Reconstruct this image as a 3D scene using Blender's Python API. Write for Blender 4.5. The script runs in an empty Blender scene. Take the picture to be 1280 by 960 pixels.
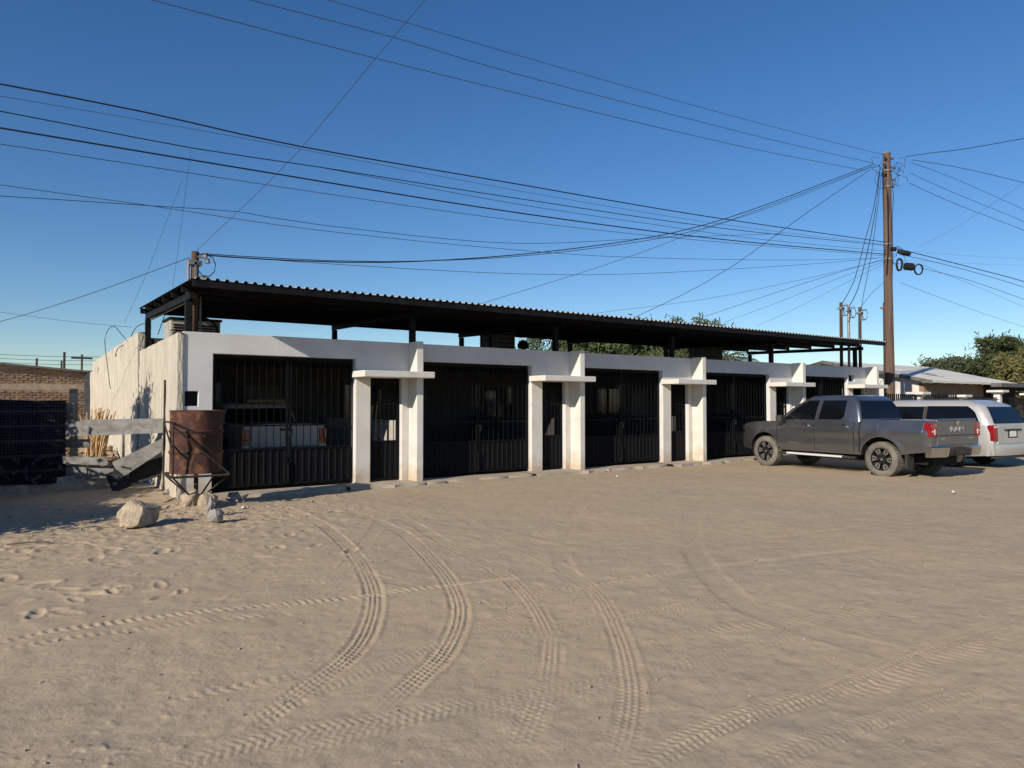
import bpy, bmesh, math, random
import numpy as np
from mathutils import Vector, Matrix

# ------------------------------------------------------------------ camera, sky, sun, exposure
SC = bpy.context.scene
COL = SC.collection
R = math.radians
CAM_H = 1.65
YAW, PITCH, FPX = 55.1, 1.55, 889.0
cam = bpy.data.cameras.new('camera'); cam.sensor_width = 36.0; cam.lens = FPX / 1280 * 36.0
cam.clip_start = 0.1; cam.clip_end = 3000
cob = bpy.data.objects.new('camera', cam); COL.objects.link(cob)
cob.location = (0, 0, CAM_H); cob.rotation_euler = (R(90 + PITCH), 0, R(YAW - 90))
SC.camera = cob

SUN_A, SUN_E = 19.5, 25.0           # travel direction is SUN_A from +X towards +Y
w = bpy.data.worlds.new('World'); SC.world = w; w.use_nodes = True
nt = w.node_tree
sky = nt.nodes.new('ShaderNodeTexSky'); sky.sky_type = 'NISHITA'; sky.sun_disc = False
sky.sun_elevation = R(SUN_E); sky.sun_rotation = R(270 - SUN_A)
sky.air_density = 1.0; sky.dust_density = 0.0; sky.ozone_density = 4.0; sky.altitude = 20
bg = nt.nodes['Background']; bg.inputs[1].default_value = 0.088
hs = nt.nodes.new('ShaderNodeHueSaturation'); hs.inputs['Saturation'].default_value = 1.2; hs.inputs['Hue'].default_value = 0.506
nt.links.new(sky.outputs[0], hs.inputs['Color']); nt.links.new(hs.outputs[0], bg.inputs[0])
sun = bpy.data.lights.new('sun', 'SUN'); sun.energy = 4.7; sun.angle = R(0.55); sun.color = (1.0, 0.89, 0.74)
sob = bpy.data.objects.new('sun', sun); COL.objects.link(sob)
ld = Vector((math.cos(R(SUN_A)) * math.cos(R(SUN_E)), math.sin(R(SUN_A)) * math.cos(R(SUN_E)), -math.sin(R(SUN_E))))
sob.rotation_euler = ld.to_track_quat('-Z', 'Y').to_euler(); sob.location = (-30, -15, 30)
vs = SC.view_settings
vs.view_transform = 'Standard'; vs.look = 'None'; vs.exposure = 0.32; vs.gamma = 1.0; vs.use_curve_mapping = False

# ------------------------------------------------------------------ survey helpers (photo measurements -> metres)
_a, _p = R(YAW), R(PITCH)
_F = np.array([math.cos(_a) * math.cos(_p), math.sin(_a) * math.cos(_p), math.sin(_p)])
_R = np.array([math.sin(_a), -math.cos(_a), 0.0]); _U = np.cross(_R, _F); _C = np.array([0, 0, CAM_H])
def ray(x, y): return _F + _R * ((x - 640) / FPX) - _U * ((y - 480) / FPX)
def on_ground(x, y, z=0.0):
    d = ray(x, y); return _C + d * ((z - CAM_H) / d[2])
def on_y(x, y, Y):
    d = ray(x, y); return _C + d * (Y / d[1])
def on_x(x, y, X):
    d = ray(x, y); return _C + d * (X / d[0])

# ------------------------------------------------------------------ noise
def _hash(ix, iy, seed):
    n = (ix.astype(np.int64) * 374761393 + iy.astype(np.int64) * 668265263 + seed * 982451653) & 0x7fffffff
    n = ((n ^ (n >> 13)) * 1274126177) & 0x7fffffff
    n = (n ^ (n >> 16)) & 0xffff
    return n / 65535.0
def vnoise(x, y, seed=0):
    ix, iy = np.floor(x), np.floor(y); fx, fy = x - ix, y - iy
    fx = fx * fx * (3 - 2 * fx); fy = fy * fy * (3 - 2 * fy)
    a = _hash(ix, iy, seed); b = _hash(ix + 1, iy, seed); c = _hash(ix, iy + 1, seed); d = _hash(ix + 1, iy + 1, seed)
    return (a + (b - a) * fx) * (1 - fy) + (c + (d - c) * fx) * fy - 0.5
def fbm(x, y, seed=0, octv=4):
    s = 0; a = 1.0
    for k in range(octv):
        s = s + a * vnoise(x * 2 ** k + 17.3 * k, y * 2 ** k - 9.1 * k, seed + k); a *= 0.5
    return s

# ------------------------------------------------------------------ materials
MATS = {}
def mat(name, c1, c2=None, scale=3.0, rough=0.8, metal=0.0, bump=0.0, bscale=60.0, stretch=(1, 1, 1), spec=0.35,
        detail=6.0, lo=0.35, hi=0.65, coat=0.0, rough2=None, c3=None, c3scale=1.0, c3lo=0.55, c3hi=0.75, bdist=0.02, space='pos', dirt=None):
    m = bpy.data.materials.new(name); m.use_nodes = True; t = m.node_tree; N = t.nodes; L = t.links
    b = N['Principled BSDF']
    b.inputs['Base Color'].default_value = (*c1, 1); b.inputs['Roughness'].default_value = rough
    b.inputs['Metallic'].default_value = metal; b.inputs['Specular IOR Level'].default_value = spec
    b.inputs['Coat Weight'].default_value = coat; b.inputs['Coat Roughness'].default_value = 0.025
    if space == 'pos':
        g = N.new('ShaderNodeNewGeometry'); src = g.outputs['Position']
    else:
        g = N.new('ShaderNodeTexCoord'); src = g.outputs['Object']
    mp = N.new('ShaderNodeMapping'); mp.inputs['Scale'].default_value = stretch
    L.new(src, mp.inputs['Vector']); vec = mp.outputs[0]
    if c2 is not None:
        n = N.new('ShaderNodeTexNoise'); n.inputs['Scale'].default_value = scale; n.inputs['Detail'].default_value = detail
        L.new(vec, n.inputs['Vector'])
        r = N.new('ShaderNodeMapRange'); r.inputs['From Min'].default_value = lo; r.inputs['From Max'].default_value = hi
        L.new(n.outputs[0], r.inputs['Value'])
        mx = N.new('ShaderNodeMix'); mx.data_type = 'RGBA'
        mx.inputs['A'].default_value = (*c1, 1); mx.inputs['B'].default_value = (*c2, 1)
        L.new(r.outputs[0], mx.inputs['Factor']); out = mx.outputs['Result']
        if rough2 is not None:
            rr = N.new('ShaderNodeMapRange'); rr.inputs['To Min'].default_value = rough; rr.inputs['To Max'].default_value = rough2
            L.new(r.outputs[0], rr.inputs['Value']); L.new(rr.outputs[0], b.inputs['Roughness'])
        if c3 is not None:
            n3 = N.new('ShaderNodeTexNoise'); n3.inputs['Scale'].default_value = c3scale; n3.inputs['Detail'].default_value = 7
            L.new(vec, n3.inputs['Vector'])
            r3 = N.new('ShaderNodeMapRange'); r3.inputs['From Min'].default_value = c3lo; r3.inputs['From Max'].default_value = c3hi
            L.new(n3.outputs[0], r3.inputs['Value'])
            m3 = N.new('ShaderNodeMix'); m3.data_type = 'RGBA'; m3.inputs['B'].default_value = (*c3, 1)
            L.new(r3.outputs[0], m3.inputs['Factor']); L.new(out, m3.inputs['A']); out = m3.outputs['Result']
        if dirt:
            sx = N.new('ShaderNodeSeparateXYZ'); L.new(src, sx.inputs[0])
            nd = N.new('ShaderNodeTexNoise'); nd.inputs['Scale'].default_value = 6; nd.inputs['Detail'].default_value = 8; L.new(src, nd.inputs['Vector'])
            ad = N.new('ShaderNodeMath'); ad.operation = 'MULTIPLY_ADD'; L.new(nd.outputs[0], ad.inputs[0]); ad.inputs[1].default_value = -0.9; L.new(sx.outputs['Z'], ad.inputs[2])
            rd = N.new('ShaderNodeMapRange'); rd.inputs['From Min'].default_value = 0.05; rd.inputs['From Max'].default_value = -0.40; rd.inputs['To Max'].default_value = 0.75; L.new(ad.outputs[0], rd.inputs['Value'])
            md = N.new('ShaderNodeMix'); md.data_type = 'RGBA'; md.inputs['B'].default_value = (*dirt, 1); L.new(rd.outputs[0], md.inputs['Factor']); L.new(out, md.inputs['A']); out = md.outputs['Result']
            nc_ = N.new('ShaderNodeTexNoise'); nc_.inputs['Scale'].default_value = 2.3; nc_.inputs['Detail'].default_value = 9; nc_.inputs['Roughness'].default_value = 0.7
            mp2 = N.new('ShaderNodeMapping'); mp2.inputs['Scale'].default_value = (5, 5, 0.35); L.new(src, mp2.inputs['Vector']); L.new(mp2.outputs[0], nc_.inputs['Vector'])
            rc = N.new('ShaderNodeMapRange'); rc.inputs['From Min'].default_value = 0.60; rc.inputs['From Max'].default_value = 0.85; rc.inputs['To Max'].default_value = 0.45; L.new(nc_.outputs[0], rc.inputs['Value'])
            mc = N.new('ShaderNodeMix'); mc.data_type = 'RGBA'; mc.inputs['B'].default_value = (0.36, 0.33, 0.29, 1); L.new(rc.outputs[0], mc.inputs['Factor']); L.new(out, mc.inputs['A']); out = mc.outputs['Result']
        L.new(out, b.inputs['Base Color'])
    if bump:
        n2 = N.new('ShaderNodeTexNoise'); n2.inputs['Scale'].default_value = bscale; n2.inputs['Detail'].default_value = 5
        L.new(vec, n2.inputs['Vector'])
        bp = N.new('ShaderNodeBump'); bp.inputs['Strength'].default_value = bump; bp.inputs['Distance'].default_value = bdist
        L.new(n2.outputs[0], bp.inputs['Height']); L.new(bp.outputs[0], b.inputs['Normal'])
    MATS[name] = m; return m

mat('white_stucco', (0.53, 0.525, 0.52), (0.60, 0.595, 0.585), 1.6, 0.85, bump=0.35, bscale=55, bdist=0.006, c3=(0.44, 0.40, 0.35), c3scale=0.9, c3lo=0.6, c3hi=0.9, dirt=(0.40, 0.31, 0.21))
mat('white_paint', (0.63, 0.61, 0.565), (0.57, 0.545, 0.50), 2.2, 0.8, bump=0.3, bscale=45, bdist=0.006, c3=(0.46, 0.39, 0.31), c3scale=1.7, c3lo=0.6, c3hi=0.85, dirt=(0.42, 0.32, 0.21))
mat('cream_stucco', (0.52, 0.485, 0.405), (0.41, 0.37, 0.30), 5.0, 0.95, bump=0.75, bscale=26, bdist=0.05, stretch=(1, 1, 0.22), lo=0.3, hi=0.7, c3=(0.33, 0.28, 0.22), c3scale=2.2, c3lo=0.58, c3hi=0.85)
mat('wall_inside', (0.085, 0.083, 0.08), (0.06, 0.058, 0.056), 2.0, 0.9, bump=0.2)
mat('black_steel', (0.006, 0.0065, 0.008), (0.014, 0.014, 0.016), 5.0, 0.55, bump=0.05, spec=0.12, rough2=0.7)
mat('gate_steel', (0.0035, 0.004, 0.005), (0.006, 0.006, 0.0075), 6.0, 0.55, spec=0.12, rough2=0.7)
mat('roof_sheet', (0.010, 0.0105, 0.012), (0.022, 0.022, 0.024), 2.0, 0.55, spec=0.15, rough2=0.7)
mat('concrete', (0.40, 0.345, 0.275), (0.31, 0.265, 0.21), 3.5, 0.92, bump=0.4, bscale=40, c3=(0.36, 0.29, 0.21), c3scale=1.2)
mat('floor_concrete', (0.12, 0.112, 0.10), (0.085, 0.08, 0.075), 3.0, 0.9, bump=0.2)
mat('pole_wood', (0.088, 0.056, 0.042), (0.145, 0.098, 0.075), 14.0, 0.9, bump=0.6, bscale=30, stretch=(1, 1, 0.06), c3=(0.05, 0.035, 0.028), c3scale=9, c3lo=0.55, c3hi=0.8)
mat('dark_wood_post', (0.045, 0.03, 0.024), (0.08, 0.055, 0.04), 14.0, 0.9, bump=0.5, bscale=30, stretch=(1, 1, 0.06))
mat('grey_wood', (0.15, 0.147, 0.138), (0.24, 0.237, 0.225), 9.0, 0.9, bump=0.5, bscale=26, stretch=(0.08, 1, 1), c3=(0.085, 0.08, 0.072), c3scale=4, c3lo=0.58, c3hi=0.75)
mat('pale_wood', (0.50, 0.36, 0.20), (0.40, 0.27, 0.14), 9.0, 0.85, bump=0.3)
mat('wire_black', (0.010, 0.010, 0.011), rough=0.6)
mat('wire_grey', (0.045, 0.05, 0.06), rough=0.6)
mat('insulator', (0.12, 0.085, 0.06), rough=0.4)
mat('metal_grey', (0.30, 0.30, 0.30), (0.2, 0.2, 0.2), 12, 0.5, metal=0.6)
mat('rust', (0.080, 0.028, 0.019), (0.034, 0.016, 0.013), 4.0, 0.8, bump=0.5, bscale=30, c3=(0.17, 0.075, 0.035), c3scale=5.5, c3lo=0.53, c3hi=0.68, bdist=0.01)
mat('rust_dark', (0.022, 0.016, 0.014), (0.05, 0.032, 0.026), 14, 0.85, bump=0.3)
mat('stone_tan', (0.42, 0.345, 0.25), (0.25, 0.21, 0.16), 9.0, 0.95, bump=1.0, bscale=34, bdist=0.03, c3=(0.50, 0.42, 0.30), c3scale=5)
mat('stone_grey', (0.32, 0.30, 0.27), (0.22, 0.205, 0.19), 8.0, 0.95, bump=0.9, bscale=36, bdist=0.03)
mat('pebble', (0.36, 0.31, 0.25), (0.22, 0.19, 0.16), 25.0, 0.95)
mat('brick', (0.19, 0.115, 0.078), (0.29, 0.19, 0.13), 7.0, 0.95, bump=0.6, bscale=40, c3=(0.16, 0.095, 0.065), c3scale=6)
mat('mortar', (0.33, 0.27, 0.205), (0.25, 0.20, 0.15), 5.0, 0.95, bump=0.5)
mat('adobe', (0.30, 0.20, 0.125), (0.22, 0.145, 0.09), 3.0, 0.95, bump=0.5, bscale=20)
mat('roof_top', (0.42, 0.42, 0.41), rough=0.5, metal=0.3)
mat('roof_pale', (0.66, 0.64, 0.57), (0.58, 0.56, 0.50), 2.0, 0.9, bump=0.1)
mat('roof_fascia', (0.13, 0.125, 0.12), (0.09, 0.088, 0.085), 4.0, 0.8)
mat('house_white', (0.60, 0.59, 0.56), (0.54, 0.52, 0.49), 1.5, 0.9, bump=0.2)
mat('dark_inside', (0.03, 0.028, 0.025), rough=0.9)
mat('tar_black', (0.012, 0.012, 0.013), (0.022, 0.022, 0.024), 5, 0.75, bump=0.3, bscale=20)
mat('reed', (0.50, 0.34, 0.18), (0.36, 0.23, 0.12), 12, 0.9)
mat('cooler_grey', (0.13, 0.13, 0.125), (0.085, 0.085, 0.085), 4, 0.7)
mat('cooler_pale', (0.38, 0.36, 0.32), (0.28, 0.26, 0.23), 4, 0.7)
mat('curtain_blue', (0.20, 0.25, 0.32), (0.26, 0.31, 0.38), 3, 0.8, stretch=(6, 6, 0.6))
mat('pane_dark', (0.015, 0.017, 0.02), rough=0.08, spec=0.6)
mat('yellow_cloth', (0.40, 0.36, 0.06), rough=0.8)
# vehicles
mat('paint_grey', (0.155, 0.163, 0.178), (0.175, 0.180, 0.19), 1.5, 0.24, metal=0.8, spec=0.5, coat=1.0, rough2=0.36, space='obj')
mat('paint_silver', (0.50, 0.50, 0.485), (0.45, 0.445, 0.425), 1.5, 0.34, metal=0.4, spec=0.5, coat=0.6, rough2=0.5, space='obj')
mat('paint_old', (0.42, 0.40, 0.37), (0.34, 0.32, 0.29), 2.5, 0.5, metal=0.2, space='obj')
mat('trim_black', (0.018, 0.018, 0.019), (0.04, 0.038, 0.034), 6, 0.6, rough2=0.8, space='obj')
mat('under_black', (0.008, 0.008, 0.008), rough=0.9)
mat('glass_dark', (0.004, 0.005, 0.007), rough=0.05, spec=0.32)
mat('chrome', (0.70, 0.69, 0.67), (0.55, 0.53, 0.50), 5, 0.14, metal=1.0, rough2=0.3, space='obj')
mat('step_silver', (0.70, 0.70, 0.68), rough=0.35, metal=0.3)
mat('tyre_dusty', (0.105, 0.098, 0.086), (0.175, 0.158, 0.132), 5, 0.95, bump=0.3, bscale=50, space='obj')
mat('tyre_black', (0.02, 0.02, 0.02), (0.04, 0.038, 0.035), 8, 0.85, space='obj')
mat('rim_black', (0.015, 0.015, 0.016), rough=0.3, spec=0.5)
mat('rim_bright', (0.62, 0.61, 0.59), rough=0.25, metal=0.9)
mat('lamp_red', (0.26, 0.008, 0.012), (0.20, 0.006, 0.010), 8, 0.12, spec=0.6, coat=0.5, space='obj')
mat('lamp_amber', (0.42, 0.10, 0.02), rough=0.15, spec=0.6)
mat('lamp_clear', (0.62, 0.55, 0.54), rough=0.12, spec=0.6)
mat('letter_silver', (0.30, 0.30, 0.30), rough=0.4, metal=0.2)
mat('plate_white', (0.62, 0.62, 0.60), rough=0.5)
mat('plate_ink', (0.05, 0.06, 0.12), rough=0.6)

def leaf_mat(name, c1, c2, trans=0.25):
    m = bpy.data.materials.new(name); m.use_nodes = True; t = m.node_tree; N = t.nodes; L = t.links
    b = N['Principled BSDF']; b.inputs['Roughness'].default_value = 0.65; b.inputs['Specular IOR Level'].default_value = 0.25
    g = N.new('ShaderNodeNewGeometry'); n = N.new('ShaderNodeTexNoise'); n.inputs['Scale'].default_value = 1.1; n.inputs['Detail'].default_value = 6
    L.new(g.outputs['Position'], n.inputs['Vector'])
    mx = N.new('ShaderNodeMix'); mx.data_type = 'RGBA'; mx.inputs['A'].default_value = (*c1, 1); mx.inputs['B'].default_value = (*c2, 1)
    r = N.new('ShaderNodeMapRange'); r.inputs['From Min'].default_value = 0.35; r.inputs['From Max'].default_value = 0.65
    L.new(n.outputs[0], r.inputs['Value']); L.new(r.outputs[0], mx.inputs['Factor']); L.new(mx.outputs['Result'], b.inputs['Base Color'])
    tr = N.new('ShaderNodeBsdfTranslucent'); L.new(mx.outputs['Result'], tr.inputs['Color'])
    ms = N.new('ShaderNodeMixShader'); ms.inputs[0].default_value = trans
    L.new(b.outputs[0], ms.inputs[1]); L.new(tr.outputs[0], ms.inputs[2]); L.new(ms.outputs[0], N['Material Output'].inputs[0])
    MATS[name] = m
leaf_mat('leaf_mesquite', (0.062, 0.088, 0.032), (0.105, 0.130, 0.055))
leaf_mat('leaf_grey', (0.075, 0.095, 0.055), (0.11, 0.13, 0.08))
leaf_mat('leaf_green', (0.050, 0.070, 0.028), (0.085, 0.105, 0.045))
leaf_mat('leaf_yellow', (0.13, 0.130, 0.045), (0.19, 0.165, 0.07))
leaf_mat('leaf_palm', (0.09, 0.10, 0.04), (0.13, 0.13, 0.055))
leaf_mat('leaf_dry', (0.22, 0.17, 0.10), (0.15, 0.14, 0.06))
mat('bark', (0.10, 0.075, 0.055), (0.15, 0.115, 0.085), 9, 0.95, bump=0.6)

def sand_material():
    m = bpy.data.materials.new('sand'); m.use_nodes = True; t = m.node_tree; N = t.nodes; L = t.links
    b = N['Principled BSDF']; b.inputs['Roughness'].default_value = 0.97; b.inputs['Specular IOR Level'].default_value = 0.1
    g = N.new('ShaderNodeNewGeometry')
    def noise(s, d=6):
        n = N.new('ShaderNodeTexNoise'); n.inputs['Scale'].default_value = s; n.inputs['Detail'].default_value = d
        L.new(g.outputs['Position'], n.inputs['Vector']); return n.outputs[0]
    def rng(v, a, c, lo=0.0, hi=1.0):
        r = N.new('ShaderNodeMapRange'); r.inputs['From Min'].default_value = a; r.inputs['From Max'].default_value = c
        r.inputs['To Min'].default_value = lo; r.inputs['To Max'].default_value = hi
        L.new(v, r.inputs['Value']); return r.outputs[0]
    def mix(f, A, B):
        x = N.new('ShaderNodeMix'); x.data_type = 'RGBA'; L.new(f, x.inputs['Factor'])
        for k, v in (('A', A), ('B', B)):
            if isinstance(v, tuple): x.inputs[k].default_value = (*v, 1)
            else: L.new(v, x.inputs[k])
        return x.outputs['Result']
    c = mix(rng(noise(0.35), 0.35, 0.65), (0.450, 0.345, 0.230), (0.392, 0.322, 0.234))
    c = mix(rng(noise(3.2), 0.4, 0.72), c, (0.465, 0.368, 0.250))
    c = mix(rng(noise(16, 8), 0.52, 0.8), c, (0.325, 0.258, 0.182))
    c = mix(rng(noise(170, 3), 0.5, 0.85), c, (0.30, 0.24, 0.17))
    L.new(c, b.inputs['Base Color'])
    bp = N.new('ShaderNodeBump'); bp.inputs['Strength'].default_value = 0.38; bp.inputs['Distance'].default_value = 0.010
    L.new(noise(38, 8), bp.inputs['Height'])
    bp2 = N.new('ShaderNodeBump'); bp2.inputs['Strength'].default_value = 0.5; bp2.inputs['Distance'].default_value = 0.006
    L.new(noise(160, 4), bp2.inputs['Height']); L.new(bp.outputs[0], bp2.inputs['Normal'])
    L.new(bp2.outputs[0], b.inputs['Normal'])
    MATS['sand'] = m
sand_material()

# ------------------------------------------------------------------ mesh builder
class MB:
    def __init__(s): s.v = []; s.f = []; s.mi = []; s.m = 0
    def quad(s, *p):
        b = len(s.v); s.v += [tuple(q) for q in p]; s.f.append(tuple(range(b, b + len(p)))); s.mi.append(s.m); return s
    def box(s, x0, x1, y0, y1, z0, z1):
        b = len(s.v)
        s.v += [(x, y, z) for z in (z0, z1) for y in (y0, y1) for x in (x0, x1)]
        for q in ((0, 2, 3, 1), (4, 5, 7, 6), (0, 1, 5, 4), (2, 6, 7, 3), (0, 4, 6, 2), (1, 3, 7, 5)):
            s.f.append(tuple(b + i for i in q)); s.mi.append(s.m)
        return s
    def obox(s, c, ax, ay, az):          # oriented box: centre and three half-vectors
        c, ax, ay, az = (Vector(q) for q in (c, ax, ay, az)); b = len(s.v)
        s.v += [tuple(c + ax * i + ay * j + az * k) for k in (-1, 1) for j in (-1, 1) for i in (-1, 1)]
        for q in ((0, 2, 3, 1), (4, 5, 7, 6), (0, 1, 5, 4), (2, 6, 7, 3), (0, 4, 6, 2), (1, 3, 7, 5)):
            s.f.append(tuple(b + i for i in q)); s.mi.append(s.m)
        return s
    def tube(s, pts, r, n=6, caps=True):
        pts = [Vector(p) for p in pts]; rs = r if isinstance(r, (list, tuple)) else [r] * len(pts); b = len(s.v)
        for i, p in enumerate(pts):
            d = (pts[min(i + 1, len(pts) - 1)] - pts[max(i - 1, 0)]).normalized()
            ref = Vector((0, 0, 1)) if abs(d.z) < 0.95 else Vector((1, 0, 0))
            u = d.cross(ref).normalized(); v = u.cross(d)
            for k in range(n):
                a = 2 * math.pi * k / n; s.v.append(tuple(p + (u * math.cos(a) + v * math.sin(a)) * rs[i]))
        for i in range(len(pts) - 1):
            for k in range(n):
                k2 = (k + 1) % n
                s.f.append((b + i * n + k, b + i * n + k2, b + (i + 1) * n + k2, b + (i + 1) * n + k)); s.mi.append(s.m)
        if caps:
            s.f.append(tuple(b + k for k in range(n))); s.mi.append(s.m)
            e = b + (len(pts) - 1) * n; s.f.append(tuple(e + k for k in reversed(range(n)))); s.mi.append(s.m)
        return s
    def lathe(s, prof, n=32, axis='Z', c=(0, 0, 0), closed=False):   # profile of (radius, height)
        b = len(s.v); m = len(prof)
        for (r, h) in prof:
            for k in range(n):
                a = 2 * math.pi * k / n; x, y = r * math.cos(a), r * math.sin(a)
                p = (x, y, h) if axis == 'Z' else (x, h, y)
                s.v.append((p[0] + c[0], p[1] + c[1], p[2] + c[2]))
        for i in range(m if closed else m - 1):
            for k in range(n):
                k2 = (k + 1) % n; j = (i + 1) % m
                s.f.append((b + i * n + k, b + i * n + k2, b + j * n + k2, b + j * n + k)); s.mi.append(s.m)
        return s
    def grid(s, P):                       # P[i][j] points
        b = len(s.v); n, m = len(P), len(P[0])
        for row in P: s.v += [tuple(q) for q in row]
        for i in range(n - 1):
            for j in range(m - 1):
                s.f.append((b + i * m + j, b + (i + 1) * m + j, b + (i + 1) * m + j + 1, b + i * m + j + 1)); s.mi.append(s.m)
        return s
    def prism(s, poly, y0, y1):           # polygon in (x, z) extruded along y
        b = len(s.v); n = len(poly)
        s.v += [(x, y0, z) for x, z in poly] + [(x, y1, z) for x, z in poly]
        s.f.append(tuple(b + k for k in range(n))); s.mi.append(s.m)
        s.f.append(tuple(b + n + k for k in reversed(range(n)))); s.mi.append(s.m)
        for k in range(n):
            k2 = (k + 1) % n; s.f.append((b + k, b + n + k, b + n + k2, b + k2)); s.mi.append(s.m)
        return s
    def mesh(s, name, mats, smooth=None, bevel=0.0):
        me = bpy.data.meshes.new(name); me.from_pydata(s.v, [], s.f)
        for m in (mats if isinstance(mats, (list, tuple)) else [mats]): me.materials.append(MATS[m])
        me.polygons.foreach_set('material_index', s.mi)
        bm = bmesh.new(); bm.from_mesh(me)
        bmesh.ops.remove_doubles(bm, verts=bm.verts, dist=1e-5)
        if bevel:
            bmesh.ops.bevel(bm, geom=[e for e in bm.edges if e.is_manifold and e.calc_face_angle(0) > 0.6], offset=bevel, segments=2, profile=0.6, affect='EDGES')
        bmesh.ops.recalc_face_normals(bm, faces=bm.faces)
        if smooth is not None:
            for f in bm.faces: f.smooth = True
            for e in bm.edges:
                if e.is_manifold and e.calc_face_angle(0) > R(smooth): e.smooth = False
        bm.to_mesh(me); bm.free(); return me
    def build(s, name, mats, parent=None, smooth=None, bevel=0.0, loc=None):
        return link(name, s.mesh(name, mats, smooth, bevel), parent, loc)
def link(name, me, parent=None, loc=None):
    o = bpy.data.objects.new(name, me); COL.objects.link(o); o.parent = parent
    if loc is not None: o.location = loc
    return o
def thing(name, label, cat, loc=(0, 0, 0), rz=0.0, group=None):
    o = bpy.data.objects.new(name, None); o.empty_display_size = 0.2; COL.objects.link(o)
    o.location = loc; o.rotation_euler = (0, 0, rz); return tag(o, label, cat, group)
def tag(o, label, cat, group=None):
    o['label'] = label; o['category'] = cat
    if group: o['group'] = group
    return o
def structure(o): o['kind'] = 'structure'; return o
def copy_tree(o, parent=None):
    c = o.copy(); COL.objects.link(c); c.parent = parent
    for ch in list(o.children): copy_tree(ch, c)
    return c
def spline(pts, step=0.3):
    P = [np.array(p, float) for p in pts]; P = [2 * P[0] - P[1]] + P + [2 * P[-1] - P[-2]]; out = []
    for i in range(1, len(P) - 2):
        L_ = np.linalg.norm(P[i + 1] - P[i]); n = max(2, int(L_ / step))
        for k in range(n):
            t = k / n
            out.append(0.5 * (2 * P[i] + (P[i + 1] - P[i - 1]) * t + (2 * P[i - 1] - 5 * P[i] + 4 * P[i + 1] - P[i + 2]) * t * t + (3 * P[i] - P[i - 1] - 3 * P[i + 1] + P[i + 2]) * t ** 3))
    out.append(P[-2]); return out
def wall_holes(mb, x0, x1, z0, z1, y0, y1, holes):   # wall in the XZ plane with rectangular openings, one clean skin
    xs = sorted({x0, x1, *[h[0] for h in holes], *[h[1] for h in holes]}); zs = sorted({z0, z1, *[h[2] for h in holes], *[h[3] for h in holes]})
    xs = [x for x in xs if x0 <= x <= x1]; zs = [z for z in zs if z0 <= z <= z1]
    def solid(i, j):
        if i < 0 or j < 0 or i >= len(xs) - 1 or j >= len(zs) - 1: return False
        cx, cz = (xs[i] + xs[i + 1]) / 2, (zs[j] + zs[j + 1]) / 2
        return not any(h[0] < cx < h[1] and h[2] < cz < h[3] for h in holes)
    for i in range(len(xs) - 1):
        for j in range(len(zs) - 1):
            if not solid(i, j): continue
            a, b, c, d = xs[i], xs[i + 1], zs[j], zs[j + 1]
            mb.quad((a, y0, c), (b, y0, c), (b, y0, d), (a, y0, d)); mb.quad((a, y1, c), (a, y1, d), (b, y1, d), (b, y1, c))
            if not solid(i - 1, j): mb.quad((a, y0, c), (a, y0, d), (a, y1, d), (a, y1, c))
            if not solid(i + 1, j): mb.quad((b, y0, c), (b, y1, c), (b, y1, d), (b, y0, d))
            if not solid(i, j - 1): mb.quad((a, y0, c), (a, y1, c), (b, y1, c), (b, y0, c))
            if not solid(i, j + 1): mb.quad((a, y0, d), (b, y0, d), (b, y1, d), (a, y1, d))
    return mb

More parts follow.
